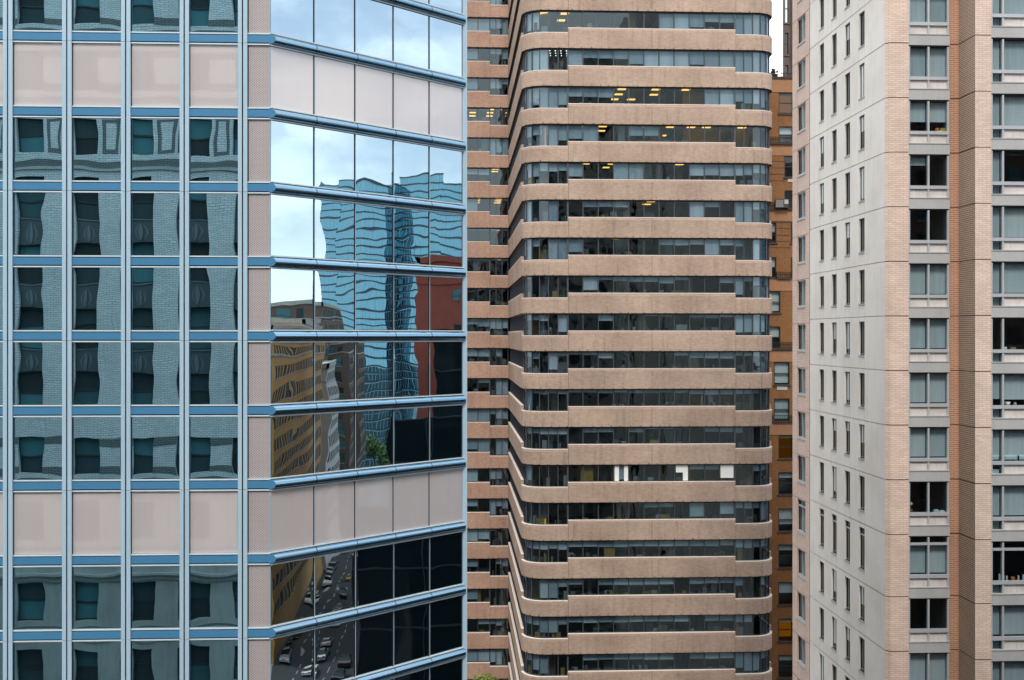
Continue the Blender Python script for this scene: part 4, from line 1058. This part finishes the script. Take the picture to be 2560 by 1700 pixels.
block('stone_building', 'smoky stone building with punched windows beside the grey brick one', 16, 46, -26, -1.2, 108, st1, 'N', 2.9, 1.3, 3.5, 2.0)
block('brick_building', 'umber brick block with close set windows further along the street', 47.5, 90, -26, 1.5, 86, st3, 'NW', 2.7, 1.2, 3.3, 1.9)
block('ochre_brick_building', 'ochre brick apartment block with pale cornice along the street', 144, 214, -20, 8, 51.0, st2, 'NWE', 3.4, 1.7, 3.6, 2.1)
block('setback_building', 'pale stone block with a stepped white top', 216, 240, -20, 9.0, 44, st4, 'NW', 3.2, 1.3, 3.4, 1.9)
block('rooftop_house', 'low pale stone storey on top of the stepped block', 205, 222, -14, 6.4, 53, st4, 'NW', 4, 1.5, 3.4, 1.9, 44)
block('umber_tower', 'umber brick tower with pale corner stones down the street', 262, 290, -10, 10.5, 49.5, st3, 'NW', 3.0, 1.5, 3.4, 2.0)
block('stone_tower', 'broad brown tower with a slate roofline and pale buttresses', 250, 300, -40, 4, 58, st3, 'NW', 5.0, 2.6, 4.2, 3.0)
block('red_brick_building', 'plain oxide red brick block standing behind the black glass one', 168, 200, 29.4, 60, H + 13.4, red, 'WS', 7.5, 1.5, 6.5, 1.9, 6, trim=red)
block('reflection_blocker', 'unseen slate coloured tower added at the western street end to darken the teal glass', -190, -150, -50, 70, H + 62, brick('slate_brick', (.10, .11, .12), (.08, .09, .10), (.05, .05, .05), .6, .2, dirt=.2), 'E', 4, 2, 4, 2.4)  # unseen block, added so the teal tower mirrors dark instead of sky
# glass tower closing the view
gt = thing('faceted_glass_tower', 'faceted teal glass tower with dark floor lines closing the street', 'office tower', (375, 16, 0))
m_teal = bpy.data.materials.new('teal_curtain_wall')
M['teal'] = mirror_glass('teal_glass', (.165, .35, .43), (.035, .13, .19), .012, .25, 0)
plan = [(366, -9), (362, -3), (356, 5), (362, 14), (366, 16.5), (361, 24), (356, 31), (360, 38), (368, 46), (400, 46), (400, -9)]
zt = H + 51
b = MB(); fb = MB(); mu = MB()
for i in range(len(plan)):
    q, p = plan[i], plan[(i + 1) % len(plan)]
    l = math.hypot(q[0] - p[0], q[1] - p[1]); f = Fr(p, (q[0] - p[0], q[1] - p[1])); top = zt + (3.5 if i in (4, 5) else -2 if i == 0 else 0)
    b.fquad(f, 0, l, 0, top, 0, 0)
    z = top
    while z > 4: fb.fbox(f, -.1, l + .1, z - .6, z, -.1, .12, 0); fb.fbox(f, -.1, l + .1, z - .82, z - .63, -.1, .1, 1); z -= 3.0
    n = max(1, int(l / 1.5))
    for k in range(n + 1): mu.fbox(f, l * k / n - .05, l * k / n + .05, 4, top, -.05, .06)
b.poly([(x, y, zt - 2) for x, y in plan][::-1]); b.build('glazing', M['teal'], gt)
fb.build('floor_band', [plain('navy_band', (.012, .05, .085), .4), plain('cyan_band', (.30, .48, .54), .4)], gt); mu.build('mullion', M['alu'], gt)
t = MB(); t.box(370, 392, 0, 30, zt - 2, zt + 1.2); t.build('plant_room', M['concrete'], gt)
adopt(gt)
# black glass block on the far pavement, three setbacks
bk = thing('black_glass_building', 'black glass office block stepping up along the far pavement', 'office building', (100, 40, 0))
M['black_glass'] = plain('black_glass', (.006, .010, .013), .04, 0, spec=.35)
b = MB(); t = MB()
for (x0, x1, y0, y1, z1) in ((40, 60, 29.6, 46, H - 11), (58, 92, 30.9, 46, H - 6.4), (90, 160, 33.6, 50, H + .3)):
    b.box(x0, x1, y0, y1, 0, z1)
    for (f, l) in ((Fr((x0, y0), (1, 0)), x1 - x0), (Fr((x0, y1), (0, -1)), y1 - y0)):
        z = z1
        while z > 5: t.fbox(f, 0, l, z - .12, z, -.05, .06); z -= 3.8
        for k in range(int(l / 6) + 1): t.fbox(f, k * 6, k * 6 + .1, 4, z1, -.03, .03)
b.build('glazing', M['black_glass'], bk); t.build('floor_line', M['gasket'], bk)
t = MB()
for q in range(3): t.fbox(Fr((38.6, 29.45), (1, 0)), 2 + q * 7, 7.5 + q * 7, H - 17 - 0, H - 14.2, -.1, .04)
t.build('window', M['grey_frame'], bk)
adopt(bk)
for k, (x, y, h_, rd) in enumerate(((330, 11.5, 20, 6.5), (322, 17, 16, 5), (238, 26.5, 10, 3.5))):
    tree('street_tree', ('big round green street tree before the teal glass tower', 'smaller street tree beside the big round one', 'slim pavement tree by the red block')[k], (x, y, 0), h_, rd, M['leaf'], 2200, .55, .35, 20 + k, .85, 18, 'street trees')

# cars on the street, mirrored in the chamfer
def make_car(name, label, paint):
    r = thing(name, label, 'car', (0, 0, 0), 'cars in the street')
    prof = [(-2.25, .35), (-2.25, .78), (-2.05, .95), (-1.55, 1.0), (1.05, 1.0), (1.9, .88), (2.2, .7), (2.25, .38)]
    cab = [(-1.75, 1.0), (-1.2, 1.42), (.25, 1.45), (1.05, 1.0)]
    def loft(pf, w0, w1, zcut):
        b = MB(); n = len(pf)
        ww = lambda z: w0 + (w1 - w0) * max(0, min(1, (z - zcut) / .45))
        for (x0, z0), (x1, z1) in zip(pf, pf[1:]): b.poly([(x0, -ww(z0), z0), (x0, ww(z0), z0), (x1, ww(z1), z1), (x1, -ww(z1), z1)])
        b.poly([(x, -ww(z), z) for x, z in pf][::-1]); b.poly([(x, ww(z), z) for x, z in pf])
        return b
    loft(prof, .9, .84, .6).build('body', paint, r)
    loft(cab, .82, .62, 1.0).build('cabin_glass', M['black_glass'], r)
    t = MB(); t.poly([(-1.15, -.6, 1.455), (.2, -.6, 1.475), (.2, .6, 1.475), (-1.15, .6, 1.455)]); t.build('roof', paint, r)
    for x in (-1.4, 1.4):
        for y in (-.82, .82):
            b = MB(); n = 14
            A = [(x + .33 * math.cos(6.2832 * q / n), y - .1, .33 + .33 * math.sin(6.2832 * q / n)) for q in range(n)]; B = [(a, y + .1, c) for a, _, c in A]
            for q in range(n): b.poly([A[q], A[(q + 1) % n], B[(q + 1) % n], B[q]][::-1])
            b.poly(A); b.poly(B[::-1]); b.build('wheel', M['iron'], r)
    for y in (-.6, .6):
        MB().box(2.2, 2.27, y - .2, y + .2, .6, .75).build('headlight', M['alu_white'], r); MB().box(-2.28, -2.24, y - .2, y + .2, .7, .85).build('tail_light', red, r)
    return r
paints = [('white', plain('white_paint', (.75, .75, .75), .2, coat=1)), ('black', plain('black_paint', (.01, .01, .012), .2, coat=1)), ('silver', plain('silver_paint', (.5, .52, .54), .25, .6, coat=1)), ('yellow', plain('yellow_paint', (.7, .42, .02), .3, coat=1))]
protos = [make_car('parked_car', c + ' car in the street between the towers', m) for c, m in paints]
spots = [(118, 10.2, 0), (128, 14.8, 2), (131, 10.0, 0), (140, 14.6, 0), (143, 19.6, 1), (152, 10.1, 1), (156, 14.9, 0), (166, 10.3, 2), (170, 19.7, 0), (178, 14.7, 1), (186, 10.2, 0), (208, 14.8, 3), (214, 10.0, 2), (224, 19.5, 0), (232, 14.6, 0), (240, 10.2, 1), (252, 14.7, 2), (262, 19.6, 3), (112, 19.8, 2), (104, 14.7, 0), (123, 10.0, 1), (136, 19.5, 1), (147, 10.3, 2), (148, 15.2, 2), (161, 10.0, 1), (172, 14.9, 2), (192, 14.6, 1), (202, 10.4, 0), (220, 10.1, 1), (108, 10.1, 0), (228, 19.8, 2), (246, 15.0, 0)]
for n, (x, y, c) in enumerate(spots):
    first = [i for i, q in enumerate(spots) if q[2] == c][0] == n
    o = protos[c] if first else copy_tree(protos[c])
    o.location = (x, y, .01); o.rotation_euler = (0, 0, 0 if y > 12 else math.pi)
